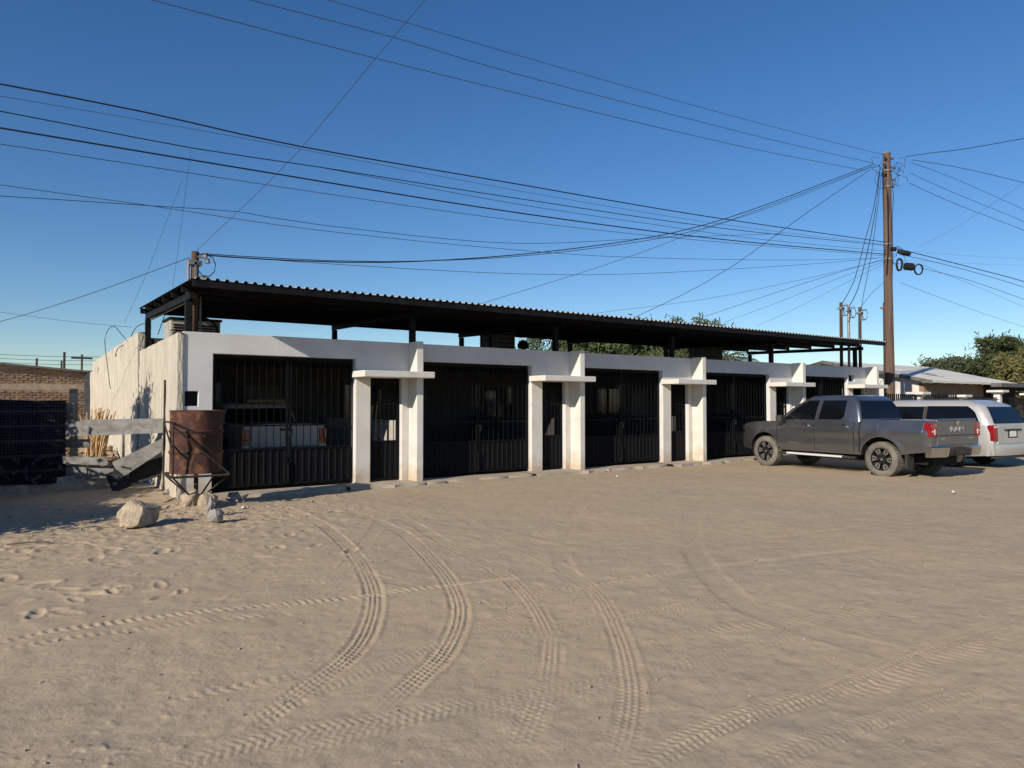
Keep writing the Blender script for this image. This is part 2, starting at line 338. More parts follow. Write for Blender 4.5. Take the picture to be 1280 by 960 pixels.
# ================================================================== GROUND: one sheet of sand with ruts, treads and footprints
def seg_dist(px, py, path):               # distance to polyline (signed) and arc length
    best = np.full(px.shape, 1e9); sd = np.zeros_like(best); sl = np.zeros_like(best); acc = 0.0
    for (ax, ay), (bx, by) in zip(path[:-1], path[1:]):
        dx, dy = bx - ax, by - ay; L2 = dx * dx + dy * dy; L = math.sqrt(L2)
        t = np.clip(((px - ax) * dx + (py - ay) * dy) / L2, 0, 1)
        qx, qy = px - ax - t * dx, py - ay - t * dy; d = np.hypot(qx, qy); m = d < best
        best[m] = d[m]; sd[m] = (np.sign(dx * qy - dy * qx) * d)[m]; sl[m] = (acc + t * L)[m]; acc += L
    return best, sd, sl, acc
TRACKS = [   # image-surveyed centre line, width, depth, kind
    ([(345, 630), (400, 655), (440, 690), (462, 725), (467, 755), (455, 795), (430, 825), (390, 855), (340, 890), (270, 935)], 0.158, 0.0186, 'lug'),
    ([(440, 640), (500, 665), (545, 705), (570, 745), (573, 775), (555, 815), (520, 850), (475, 892)], 0.158, 0.0186, 'lug'),
    ([(490, 640), (560, 680), (620, 712), (658, 745), (680, 780), (687, 800)], 0.151, 0.0149, 'lug'),
    ([(560, 640), (640, 678), (700, 708), (745, 742), (772, 790), (788, 850), (785, 905), (768, 958)], 0.151, 0.0121, 'lug'),
    ([(-40, 812), (60, 792), (150, 778), (330, 756), (450, 745), (580, 730), (690, 716)], 0.108, 0.0085, 'bar'),
    ([(-40, 822), (80, 800), (200, 784), (330, 768), (400, 760)], 0.086, 0.0063, 'bar'),
    ([(-40, 878), (60, 850), (140, 838), (240, 822), (340, 802), (420, 790)], 0.134, 0.0075, 'lug'),
    ([(180, 884), (280, 860), (340, 850), (400, 842)], 0.094, 0.0063, 'bar'),
    ([(780, 975), (860, 925), (930, 895), (1000, 873), (1070, 845), (1150, 812), (1290, 768)], 0.173, 0.0079, 'chev'),
    ([(900, 975), (1000, 935), (1100, 895), (1290, 840)], 0.158, 0.0043, 'chev'),
    ([(575, 802), (650, 792), (760, 775), (860, 757), (960, 735)], 0.134, 0.0102, 'lug'),
    ([(640, 748), (720, 735), (800, 724), (880, 712)], 0.108, 0.0054, 'bar'),
    ([(300, 960), (420, 925), (560, 890), (700, 858), (850, 825)], 0.144, 0.0043, 'chev'),
    ([(740, 615), (712, 650), (700, 690), (720, 735)], 0.187, 0.0050, 'rut'),
    ([(865, 640), (868, 690), (915, 745), (985, 778), (1060, 800), (1180, 830)], 0.255, 0.0070, 'rut'),
    ([(420, 640), (520, 652), (620, 662), (730, 664)], 0.143, 0.0075, 'lug'),
    ([(640, 665), (760, 690), (860, 690)], 0.115, 0.0046, 'bar'),
    ([(480, 640), (470, 660), (440, 700), (400, 735), (300, 775)], 0.143, 0.0065, 'lug'),
    ([(850, 640), (1000, 625), (1150, 612), (1290, 606)], 0.158, 0.0043, 'chev'),
    ([(760, 665), (940, 645), (1120, 634), (1290, 630)], 0.158, 0.0043, 'chev'),
    ([(200, 760), (330, 732), (450, 712), (560, 700)], 0.128, 0.0030, 'rut'),
    ([(560, 905), (700, 870), (820, 840), (960, 800), (1120, 762), (1290, 730)], 0.158, 0.0056, 'lug'),
    ([(690, 790), (689, 820), (684, 855)], 0.150, 0.0140, 'lug'),
    ([(676, 870), (662, 905), (645, 940)], 0.160, 0.0160, 'lug'),
    ([(420, 705), (480, 725), (540, 740)], 0.12, 0.009, 'lug'),
    ([(560, 690), (640, 715), (720, 722)], 0.13, 0.008, 'lug'),
    ([(160, 975), (330, 925), (480, 900), (640, 870)], 0.17, 0.006, 'chev'),
    ([(300, 735), (380, 712), (450, 700)], 0.05, 0.006, 'rut'),
    ([(270, 725), (330, 702), (400, 690)], 0.04, 0.005, 'rut'),
]
FEET = [(82, 738), (105, 744), (128, 738), (140, 742), (62, 765), (85, 768), (118, 745), (45, 770), (150, 735), (130, 731), (205, 746), (262, 750), (290, 751), (272, 748), (200, 733),
        (95, 752), (175, 742), (228, 740), (60, 735), (20, 755), (30, 690), (120, 700), (220, 690)]
_rt = random.Random(12)
for _k in range(22):                      # old faint passes along and across the street
    y_ = _rt.uniform(1.5, 11.5); x_ = _rt.uniform(1.0, 11.0); a_ = _rt.gauss(0.10, 0.16); L_ = _rt.uniform(2.5, 7.0); c_ = _rt.gauss(0, 0.02)
    TRACKS.append(([(x_ + t_ * L_ * math.cos(a_), y_ + t_ * L_ * math.sin(a_) + c_ * (t_ * L_) ** 2, 0.0) for t_ in (0, 0.33, 0.66, 1)], _rt.uniform(0.11, 0.17), _rt.uniform(0.003, 0.0065), _rt.choice(['chev', 'lug', 'bar', 'chev'])))
# disturbed sand by the drum and rocks
def ground_height(x, y):
    h = 0.035 * fbm(x * 0.45, y * 0.45, 3, 3) + 0.009 * fbm(x * 2.2, y * 2.2, 11, 3)
    near = np.hypot(x, y) < 26
    rough = np.zeros_like(x); rough[near] = fbm(x[near] * 9, y[near] * 9, 21, 4)
    left = np.clip(1 - np.hypot((x - 1.2) / 5.0, (y - 11.0) / 3.4), 0, 1)
    h = h + rough * (0.006 + 0.024 * left)
    lump = np.zeros_like(x); lump[near] = np.clip(vnoise(x[near] * 5, y[near] * 5, 77) - 0.22, 0, 1) * 0.10
    h = h + lump * (0.10 + 0.55 * left)
    clod = np.zeros_like(x); clod[near] = np.clip(fbm(x[near] * 16, y[near] * 16, 63, 3) - 0.30, 0, 1) * np.clip(0.3 + 2.0 * vnoise(x[near] * 0.8, y[near] * 0.8, 64), 0, 1)
    h = h + clod * 0.026
    # gentle ripples of many old passes across the street
    h = h + 0.0012 * np.sin((y - 0.12 * x) * 26 + 5 * vnoise(x * 0.6, y * 0.6, 5)) * np.clip(vnoise(x * 0.5, y * 0.5, 8) + 0.35, 0, 1) * near
    for pts, wd, dp, kind in TRACKS:
        path = [tuple(p[:2]) for p in spline([on_ground(*q_) if len(q_) == 2 else np.array(q_) for q_ in pts], 0.12)]
        P = np.array(path); m = (x > P[:, 0].min() - .6) & (x < P[:, 0].max() + .6) & (y > P[:, 1].min() - .6) & (y < P[:, 1].max() + .6)
        if not m.any(): continue
        xi, yi = x[m], y[m]; best, sd, sl, acc = seg_dist(xi, yi, path)
        hw = wd / 2; q = sd / hw; fade = np.clip(sl / 0.5, 0, 1) * np.clip((acc - sl) / 0.5, 0, 1)
        fade = fade * np.clip(0.90 + 0.9 * vnoise(sl * 0.7, sd * 3, 41) + 0.8 * vnoise(xi * 6, yi * 6, 43), 0.15, 1.1)
        prof = 1 / (1 + np.exp((np.abs(q) - 1) * 9)); berm = np.exp(-((np.abs(q) - 1.28) / 0.22) ** 2)
        if kind == 'lug':
            rib = np.floor((q + 1) * 2.0); ph = sl / 0.050 + 0.5 * (rib % 2) + 0.22 * np.abs(q) + 0.35 * vnoise(sl * 3, q * 2, 23)
            tread = 0.5 + 0.5 * np.tanh(2.4 * np.sin(2 * np.pi * ph)); ridge = np.exp(-((np.abs(q) - 0.5) / 0.12) ** 2) + np.exp(-(q / 0.11) ** 2)
            soft = np.clip(0.55 + 1.1 * vnoise(sl * 0.8, 0 * q + 3.3, 53), 0.15, 1.0)
            z = -dp * prof * 0.55 + dp * 0.62 * prof * tread * soft * (1 - 0.6 * ridge) + dp * 0.62 * prof * ridge
        elif kind == 'bar':
            tread = 0.5 + 0.5 * np.tanh(2.5 * np.sin(2 * np.pi * (sl / 0.07 + 0.3 * q + 0.5 * vnoise(sl * 4, q, 19))))
            z = -dp * prof * 0.6 + dp * 1.0 * prof * tread
        elif kind == 'chev':
            tread = 0.5 + 0.5 * np.tanh(2 * np.sin(2 * np.pi * (sl / 0.048 + 0.9 * np.abs(q))))
            tread = tread * (0.6 + 0.4 * np.cos(q * 9)); z = -dp * prof * 0.5 + dp * 0.9 * prof * tread
        else:
            z = -dp * prof
        h[m] = h[m] * (1 - 0.35 * prof * fade) + (z + dp * 0.30 * berm * (0.6 + 1.2 * vnoise(sl * 5, sd * 9, 29))) * fade
    rg = random.Random(5)
    feet = [tuple(on_ground(a, b)[:2]) for a, b in FEET] + [(rg.uniform(-0.3, 3.2), rg.uniform(7.5, 12.2)) for _ in range(85)]
    for fx, fy in feet:
        m = (np.abs(x - fx) < .4) & (np.abs(y - fy) < .4)
        if not m.any(): continue
        a = rg.uniform(0, 3.14); ca, sa = math.cos(a), math.sin(a); u = (x[m] - fx) * ca + (y[m] - fy) * sa; v = -(x[m] - fx) * sa + (y[m] - fy) * ca
        k_ = rg.uniform(0.55, 1.0); r = np.hypot(u / (0.14 * k_), v / (0.06 * k_)); h[m] += k_ * rg.uniform(0.3, 0.8) * (-0.020 * np.exp(-r ** 4) + 0.013 * np.exp(-((r - 1.35) / 0.3) ** 2))
    # banked sand round the stones, level strip in front of the houses, level under the buildings
    h = h + 0.10 * np.exp(-(((x - 2.4) / 0.9) ** 2 + ((y - 12.1) / 0.5) ** 2)) * (0.8 + 0.6 * fbm(x * 3, y * 3, 9, 3))
    lev = np.clip((y - 12.7) / 0.4, 0, 1) * np.clip((x - 2.6) / 0.4, 0, 1)
    return h * (1 - lev) + 0.0 * lev

def build_ground():
    f0 = R(YAW)
    ang = np.concatenate([np.arange(-180, -62, 6.0), np.arange(-62, -46, 1.0), np.arange(-46, 46, 0.115), np.arange(46, 62, 1.0), np.arange(62, 180, 6.0)])
    th = f0 - np.radians(ang)
    rr = np.concatenate([[0.4, 1.0, 1.6], 2.1 * 1.0031 ** np.arange(0, 720), ])
    tail = [rr[-1]]
    while tail[-1] < 1500: tail.append(tail[-1] * (1.012 if tail[-1] < 45 else 1.06))
    rr = np.concatenate([rr, tail[1:]])
    A, Rr = np.meshgrid(th, rr); x = (Rr * np.cos(A)).ravel(); y = (Rr * np.sin(A)).ravel()
    z = ground_height(x, y); far = np.hypot(x, y); z = z * np.clip((120 - far) / 60, 0, 1)
    nA, nR = len(th), len(rr)
    V = np.column_stack([x, y, z]); V = np.vstack([V, [[0, 0, 0]]])
    i = np.arange(nR - 1)[:, None]; j = np.arange(nA)[None, :]; j2 = (j + 1) % nA
    Q = np.stack([i * nA + j, i * nA + j2, (i + 1) * nA + j2, (i + 1) * nA + j], -1).reshape(-1, 4)[:, ::-1]
    T = np.array([[nR * nA, (k + 1) % nA, k] for k in range(nA)])[:, ::-1]
    me = bpy.data.meshes.new('ground')
    nq, nt_ = len(Q), len(T)
    me.vertices.add(len(V)); me.vertices.foreach_set('co', V.astype(np.float32).ravel())
    me.loops.add(nq * 4 + nt_ * 3); me.loops.foreach_set('vertex_index', np.concatenate([Q.ravel(), T.ravel()]).astype(np.int32))
    me.polygons.add(nq + nt_)
    me.polygons.foreach_set('loop_start', np.concatenate([np.arange(nq) * 4, nq * 4 + np.arange(nt_) * 3]).astype(np.int32))
    me.polygons.foreach_set('loop_total', np.concatenate([np.full(nq, 4), np.full(nt_, 3)]).astype(np.int32))
    me.update(calc_edges=True); me.validate()
    me.polygons.foreach_set('use_smooth', np.ones(nq + nt_, bool)); me.materials.append(MATS['sand'])
    if me.polygons[100].normal.z < 0: me.flip_normals()
    structure(link('ground', me))
build_ground()

# ================================================================== ROW BUILDING
D = 13.35                                   # plane of the street wall
XL, XR = 2.28, 24.62
UN = [5.53, 9.87, 14.25, 18.94, 23.30]      # left edge of each entrance pier
FIN = [u + 1.16 for u in UN]                # fin wall left face
TOP, GZ, SW = 2.90, 2.53, 0.07
house = thing('row_building', 'long white single storey row building with black gates and door canopies', 'building', (XL, D, 0))
def hb(mb, name, m, parent=None, smooth=None, bevel=0.0):      # part in world coordinates under the building
    o = mb.build(name, m, parent or house, smooth, bevel)
    if parent is None: o.matrix_parent_inverse = Matrix.Translation((-XL, -D, 0))
    return o
gates = [(2.86, UN[0])] + [(FIN[i] + 0.15, UN[i + 1]) for i in range(4)]
doors = [(u + 0.32, u + 1.01) for u in UN]
holes = [(a, b, 0.03, GZ) for a, b in gates] + [(a, b, 0.03, 2.17) for a, b in doors] + [(2.40, 2.62, 1.60, 1.86)] + [(UN[4] + 0.06, UN[4] + 0.42, 2.40, 2.62)]
hb(wall_holes(MB(), XL + 0.085, XR, 0, TOP, D, D + 0.2, holes), 'facade_wall', 'white_stucco', bevel=0.012)
m = MB().box(2.38, 2.64, D + 0.12, D + 0.19, 1.58, 1.88); hb(m, 'meter_box', 'black_steel')
m = MB().box(UN[4] + 0.04, UN[4] + 0.44, D + 0.12, D + 0.19, 2.38, 2.64); hb(m, 'vent_box', 'black_steel')
for i in range(5):
    f = FIN[i]
    m = MB(); m.box(f, f + 0.15, D - 0.38, D - 0.002, SW - 0.05, TOP + 0.015); hb(m, 'fin_wall', 'white_paint', bevel=0.012)
    m = MB(); m.box(UN[i] - 0.08, f + 0.15 + 0.13, D - 0.63, D - 0.003, 2.16, 2.285)
    hb(m, 'canopy_slab', 'white_paint', bevel=0.012)
    m = MB(); m.box(UN[i] + 0.003, UN[i] + 0.317, D - 0.006, D + 0.21, SW - 0.04, 2.158); hb(m, 'pier', 'white_paint', bevel=0.01)
    m = MB(); m.box(UN[i] + 1.013, UN[i] + 1.157, D - 0.005, D + 0.205, SW - 0.04, 2.158); hb(m, 'door_jamb', 'white_paint', bevel=0.008)

# rough plaster flank: front piece low, rear piece higher
def flank(name, y0, y1, ztop, seed, x=XL, th=0.16, step=None):
    ny, nz = int((y1 - y0) / 0.06), 46
    Y = np.linspace(y0, y1, ny); P = []
    for yy in Y:
        zt = ztop(yy) + 0.02 * float(fbm(np.array([yy * 1.7]), np.array([0.3]), seed, 3)[0])
        Z = np.linspace(-0.1, zt, nz)
        dx = 0.035 * fbm(np.full(nz, yy * 1.2), Z * 0.8, seed, 4) + 0.020 * fbm(np.full(nz, yy * 7), Z * 2.0, seed + 5, 3)
        P.append([(x - d_, yy, z) for d_, z in zip(dx, Z)])
    mb = MB(); mb.grid(P)
    top = [[p[-1] for p in P], [(x + th, p[-1][1], p[-1][2] - 0.004) for p in P]]; mb.grid(top)
    mb.grid([[(x + th, P[0][0][1], q[2]) for q in P[0]], P[0]]); mb.grid([P[-1], [(x + th, P[-1][0][1], q[2]) for q in P[-1]]])
    mb.grid([[(x + th, p[0][1], p[0][2]) for p in P], [(x + th, p[-1][1], p[-1][2]) for p in P]])
    return hb(mb, name, 'cream_stucco', smooth=50)
flank('side_wall', D - 0.03, 17.98, lambda y: 2.88 - 0.012 * (y - D), 61, th=0.08)
flank('side_wall', 18.05, 30.6, lambda y: 3.27 - 0.013 * (y - 18) if y < 29.6 else 2.80, 71, x=XL - 0.03, th=0.2)
m = MB().box(XL - 0.035, XL + 0.05, 27.3, 27.55, 2.62, 2.86); hb(m, 'wall_vent', 'dark_inside')
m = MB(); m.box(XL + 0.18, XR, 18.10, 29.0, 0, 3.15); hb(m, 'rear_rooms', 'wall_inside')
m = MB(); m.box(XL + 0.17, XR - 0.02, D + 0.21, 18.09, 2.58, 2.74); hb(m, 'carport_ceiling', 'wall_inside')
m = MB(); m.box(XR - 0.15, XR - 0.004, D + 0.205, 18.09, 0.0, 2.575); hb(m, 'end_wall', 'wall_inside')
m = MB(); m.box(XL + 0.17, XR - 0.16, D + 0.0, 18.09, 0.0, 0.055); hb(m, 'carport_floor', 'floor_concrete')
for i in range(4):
    m = MB(); m.box(FIN[i] + 0.0, FIN[i] + 0.15, D + 0.21, 18.08, 0.057, 1.28); hb(m, 'divider_wall', 'white_paint' if i == 0 else 'wall_inside', bevel=0.008)  # later dividers take the dark wall tone, standing in for carport shade
for i, (a, b) in enumerate(gates):          # windows and doors at the back of each carport
    cx = (a + b) / 2
    fr = MB(); wall_holes(fr, cx - 1.25, cx - 0.05, 0.95, 2.2, 18.03, 18.095, [(cx - 1.19, cx - 0.68, 1.01, 2.14), (cx - 0.62, cx - 0.11, 1.01, 2.14)])
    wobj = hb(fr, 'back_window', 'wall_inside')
    m = MB().box(cx - 1.2, cx - 0.1, 18.07, 18.09, 1.0, 2.15); m.build('pane', 'curtain_blue' if i == 0 else 'pane_dark', wobj)
    d = hb(MB().box(cx + 0.4, cx + 1.25, 18.04, 18.095, 0.06, 2.1), 'back_door', 'cooler_grey', bevel=0.01)
    MB().tube([(cx + 0.47, 18.0, 1.0), (cx + 0.47, 18.04, 1.0)], 0.03, 8).build('handle', 'metal_grey', d)

# gates: each leaf a frame, vertical bars, ribbed kick panel
BAR = MB().box(-0.0065, 0.0065, -0.0065, 0.0065, 0, 1).mesh('bar', 'gate_steel')
def leaf(x0, x1, z0, z1, yg, kick, name, spacing=0.135):
    fw = 0.04; fr = MB()
    for zz in (z0, kick, z1 - fw): fr.box(x0, x1, yg - 0.02, yg + 0.02, zz, zz + fw)
    for xx in (x0, x1 - fw): fr.box(xx, xx + fw, yg - 0.021, yg + 0.021, z0, z1)
    if name == 'gate_leaf': fr.box(x0, x1, yg - 0.012, yg + 0.012, 1.22, 1.25)
    else: fr.box(x0, x1, yg - 0.012, yg + 0.012, 1.62, 1.65)
    g = hb(fr, name, 'gate_steel')
    n = max(3, round((x1 - x0) / spacing))
    for k in range(1, n):
        o = link('bar', BAR, g); o.location = (x0 + (x1 - x0) * k / n, yg, kick + fw); o.scale = (1, 1, z1 - fw - kick - fw)
    # ribbed sheet
    p = MB(); pts = []; pitch = (x1 - x0 - 0.06) / round((x1 - x0 - 0.06) / 0.125); k = 0; x = x0 + 0.03
    while x < x1 - 0.03 - 1e-4:
        pts += [(x, 0.0), (x + pitch * 0.66, 0.0), (x + pitch * 0.74, 0.012), (x + pitch * 0.92, 0.012)]; x += pitch
    pts.append((x1 - 0.03, 0.0))
    p.grid([[(a, yg - b, z0 + 0.03) for a, b in pts], [(a, yg - b, kick + 0.005) for a, b in pts]])
    p.build('kick_panel', 'gate_steel', g)
    return g
YG = D + 0.13
for i, (a, b) in enumerate(gates):
    a2, b2 = a + 0.035, b - 0.035; mid = (a2 + b2) / 2 + (0.05 if i == 0 else 0.12)
    g1 = leaf(a2, mid - 0.012, SW + 0.05, GZ - 0.03, YG, 0.78, 'gate_leaf'); g2 = leaf(mid + 0.012, b2, SW + 0.05, GZ - 0.03, YG, 0.78, 'gate_leaf')
    lk = MB().box(mid - 0.07, mid + 0.07, YG - 0.07, YG - 0.024, 1.12, 1.17); lk.tube([(mid + 0.03, YG - 0.06, 1.12), (mid + 0.03, YG - 0.06, 1.03)], 0.028, 8)
    lk.build('lock', 'black_steel', g1); MB().box(mid - 0.02, mid - 0.005, YG - 0.06, YG - 0.025, 0.15, 0.55).build('drop_bolt', 'black_steel', g1)
for i, (a, b) in enumerate(doors):
    leaf(a + 0.02, b - 0.02, SW + 0.03, 2.15, YG - 0.01, 0.85, 'door_grille', 0.115)

# concrete strip along the gates: separate pours, each with its own edge
rg = random.Random(3)
xs = [2.62, 5.2, 7.3, 9.6, 11.7, 14.0, 16.1, 18.7, 20.8, 23.1, 24.9]
for k in range(10):
    a, b = xs[k] + 0.003, xs[k + 1] - 0.003; dr = k % 2 == 1
    y0 = D - (0.56 if dr else 0.44); n = 14; poly = []
    top = SW + (0.006 if dr else 0.0) - 0.012
    front = [(a + (b - a) * t / n, y0 + rg.uniform(-0.05, 0.05) + (0.03 if t in (0, n) else 0)) for t in range(n + 1)]
    mb = MB(); back = [(x, D + 0.12) for x, y in front]
    mb.grid([[(x, y - 0.03, -0.05) for x, y in front], [(x, y, top - 0.012) for x, y in front], [(x, y + 0.03, top) for x, y in front], [(x, y, top) for x, y in back], [(x, y, -0.05) for x, y in back]])
    structure(mb.build('sidewalk_slab', 'concrete', smooth=40))

# ================================================================== SHADE ROOF over the row
RX0, RX1, RY0, RY1 = 2.30, 24.40, 12.35, 17.95
roof = thing('shade_roof', 'black corrugated metal shade roof raised on steel posts above the white building', 'roof', (RX0, RY0, 3.62))
roof.rotation_euler = (0, -0.0028, math.atan(0.22 / 22))
SLOPE = 0.022
NS = 21; SWD = (RX1 - RX0) / NS; PITCHR = SWD / 7
prof = []
for k in range(7):
    o_ = k * PITCHR; prof += [(o_, 0), (o_ + PITCHR * 0.40, 0), (o_ + PITCHR * 0.54, 0.034), (o_ + PITCHR * 0.80, 0.034), (o_ + PITCHR * 0.94, 0)]
prof.append((SWD, 0))
LEN = RY1 - RY0
mb = MB(); mb.grid([[(x, 0, z + 0.05) for x, z in prof], [(x, LEN, z + 0.05 + SLOPE * LEN) for x, z in prof]]); mb.m = 1
mb.grid([[(x, 0.002, z + 0.046) for x, z in prof], [(x, LEN, z + 0.046 + SLOPE * LEN) for x, z in prof]])
sheet = mb.mesh('roof_sheet', ['roof_top', 'roof_sheet'])
for k in range(NS): link('roof_sheet', sheet, roof, (k * SWD, 0, 0))
W_ = RX1 - RX0
for k in range(7):                           # purlins along the street
    yy = 0.02 + (LEN - 0.09) * k / 6; mb = MB()
    mb.box(0.03, W_ - 0.03, yy, yy + 0.05, SLOPE * yy - 0.07, SLOPE * yy + 0.046); mb.build('purlin', 'black_steel', roof)
PX = [0.17, 4.55, 8.42, 12.55, 17.1, 22.02]
for k, px in enumerate(PX):                  # beams and posts
    mb = MB(); z0 = SLOPE * 0.8 - 0.072; z1 = SLOPE * LEN - 0.072
    mb.obox((px, 0.75 + (LEN - 0.75) / 2, (z0 + z1) / 2 - 0.06), (0.04, 0, 0), (0, (LEN - 0.85) / 2, SLOPE * (LEN - 0.85) / 2), (0, 0, 0.058)); mb.build('beam', 'black_steel', roof)
    MB().box(px - 0.055, px + 0.055, 1.03, 1.14, -0.80, z0 - 0.11).build('post', 'black_steel', roof)
    MB().box(px - 0.055, px + 0.055, LEN - 0.22, LEN - 0.11, -0.95, z1 - 0.13).build('post', 'black_steel', roof)
mb = MB(); mb.tube([(0.21, 1.2, -0.16), (0.21, LEN - 0.3, -0.10)], 0.018, 6); mb.build('conduit', 'metal_grey', roof)
mb = MB(); mb.tube([(0.05, 2.9, 0.08), (0.12, 2.9, -0.15), (0.05, 3.4, -0.6)], 0.008, 5); mb.build('loose_cable', 'wire_black', roof)
mb = MB(); mb.tube([(0.42, 1.35, -0.05), (0.42, 1.35, -0.75)], 0.015, 6); mb.build('conduit', 'metal_grey', roof)

# ================================================================== VEHICLES (local: x forward from the rear axle, y to the vehicle's left)
def interp(pts): 
    xs = [p[0] for p in pts]; ys = [p[1] for p in pts]
    return lambda v: float(np.interp(v, xs, ys))
def sm_interp(pts):                        # monotone-ish smooth interpolation
    xs = np.array([p[0] for p in pts]); ys = np.array([p[1] for p in pts])
    def f(v):
        if v <= xs[0]: return float(ys[0])
        if v >= xs[-1]: return float(ys[-1])
        i = int(np.searchsorted(xs, v) - 1); t = (v - xs[i]) / (xs[i + 1] - xs[i])
        s0 = (ys[i + 1] - ys[i - 1]) / (xs[i + 1] - xs[i - 1]) if i > 0 else (ys[i + 1] - ys[i]) / (xs[i + 1] - xs[i])
        s1 = (ys[i + 2] - ys[i]) / (xs[i + 2] - xs[i]) if i + 2 < len(xs) else (ys[i + 1] - ys[i]) / (xs[i + 1] - xs[i])
        h = xs[i + 1] - xs[i]; t2, t3 = t * t, t ** 3
        return float(ys[i] * (2 * t3 - 3 * t2 + 1) + s0 * h * (t3 - 2 * t2 + t) + ys[i + 1] * (-2 * t3 + 3 * t2) + s1 * h * (t3 - t2))
    return f
class Car:
    def __init__(s, WB, tail, nose, ra, zh, half, sill, top, crown=0.03):
        s.WB, s.tail, s.nose, s.ra, s.zh, s.half0, s.sill, s.top, s.crown = WB, tail, nose, ra, zh, half, sill, top, crown
    def half(s, u, z):
        v = s.half0(z)
        for uc in (0, s.WB):
            d = math.hypot(u - uc, z - s.zh) - s.ra; v += 0.022 * math.exp(-((d - 0.02) / 0.09) ** 2)
        e = max(0, (u - (s.nose - 0.75)) / 0.75); v *= 1 - 0.20 * e ** 2.4
        e = max(0, ((s.tail + 0.22) - u) / 0.22); v *= 1 - 0.035 * e ** 2
        return v
    def zb(s, u):
        z = s.sill(u)
        for uc in (0, s.WB):
            d = abs(u - uc)
            if d < s.ra: z = max(z, s.zh + math.sqrt(max(0, s.ra ** 2 - d * d)))
        return z
    def body(s, name, mats, parent):
        us = set(np.linspace(s.tail, s.nose, 60).tolist()) | {s.tail + 0.02, s.tail + 0.06, s.tail + 0.12, s.nose - 0.02, s.nose - 0.05, s.nose - 0.1}
        for uc in (0, s.WB):
            for k in range(25):
                a = math.pi * k / 24; us.add(uc - s.ra * math.cos(a) * 0.9999)
            us.add(uc - s.ra - 0.001); us.add(uc + s.ra + 0.001)
        us = sorted(us); nz = 26; rings = []
        for u in us:
            zb, zt = s.zb(u), s.top(u); zt = max(zt, zb + 0.05); ring = []
            Z = [zb + (zt - zb) * k / nz for k in range(nz + 1)]; h = [s.half(u, z) for z in Z]
            ring += [(u, hh, z) for hh, z in zip(h, Z)]
            ht = h[-1]
            ring += [(u, ht * q, zt + s.crown * (1 - q ** 2)) for q in (0.93, 0.7, 0.35, 0, -0.35, -0.7, -0.93)]
            ring += [(u, -hh, z) for hh, z in reversed(list(zip(h, Z)))]
            rings.append(ring)
        mb = MB(); mb.grid(rings); mb.m = 1
        mb.grid([[r[-1] for r in rings], [r[0] for r in rings]]); mb.m = 0
        mb.quad(*rings[0]); mb.quad(*reversed(rings[-1]))
        return mb.build(name, mats, parent, smooth=32)
    def panel(s, name, m, parent, side, u0, u1, zlo, zhi, off=0.006, nu=14, nz=10):   # outer skin panel that follows the flank
        P = []; I = []
        for i in range(nu + 1):
            t = i / nu; row = []; rin = []
            for j in range(nz + 1):
                q = j / nz; uu = (u0(q) if callable(u0) else u0) * (1 - t) + (u1(q) if callable(u1) else u1) * t
                lo, hi = (zlo(uu) if callable(zlo) else zlo), (zhi(uu) if callable(zhi) else zhi); z = lo + (hi - lo) * q
                row.append((uu, side * (s.half(uu, z) + off), z)); rin.append((uu, side * (s.half(uu, z) - 0.012), z))
            P.append(row); I.append(rin)
        mb = MB(); mb.grid(P)
        mb.grid([[r[0] for r in P], [r[0] for r in I]]); mb.grid([[r[-1] for r in P], [r[-1] for r in I]])
        mb.grid([P[0], I[0]]); mb.grid([P[-1], I[-1]])
        return mb.build(name, m, parent, smooth=40)
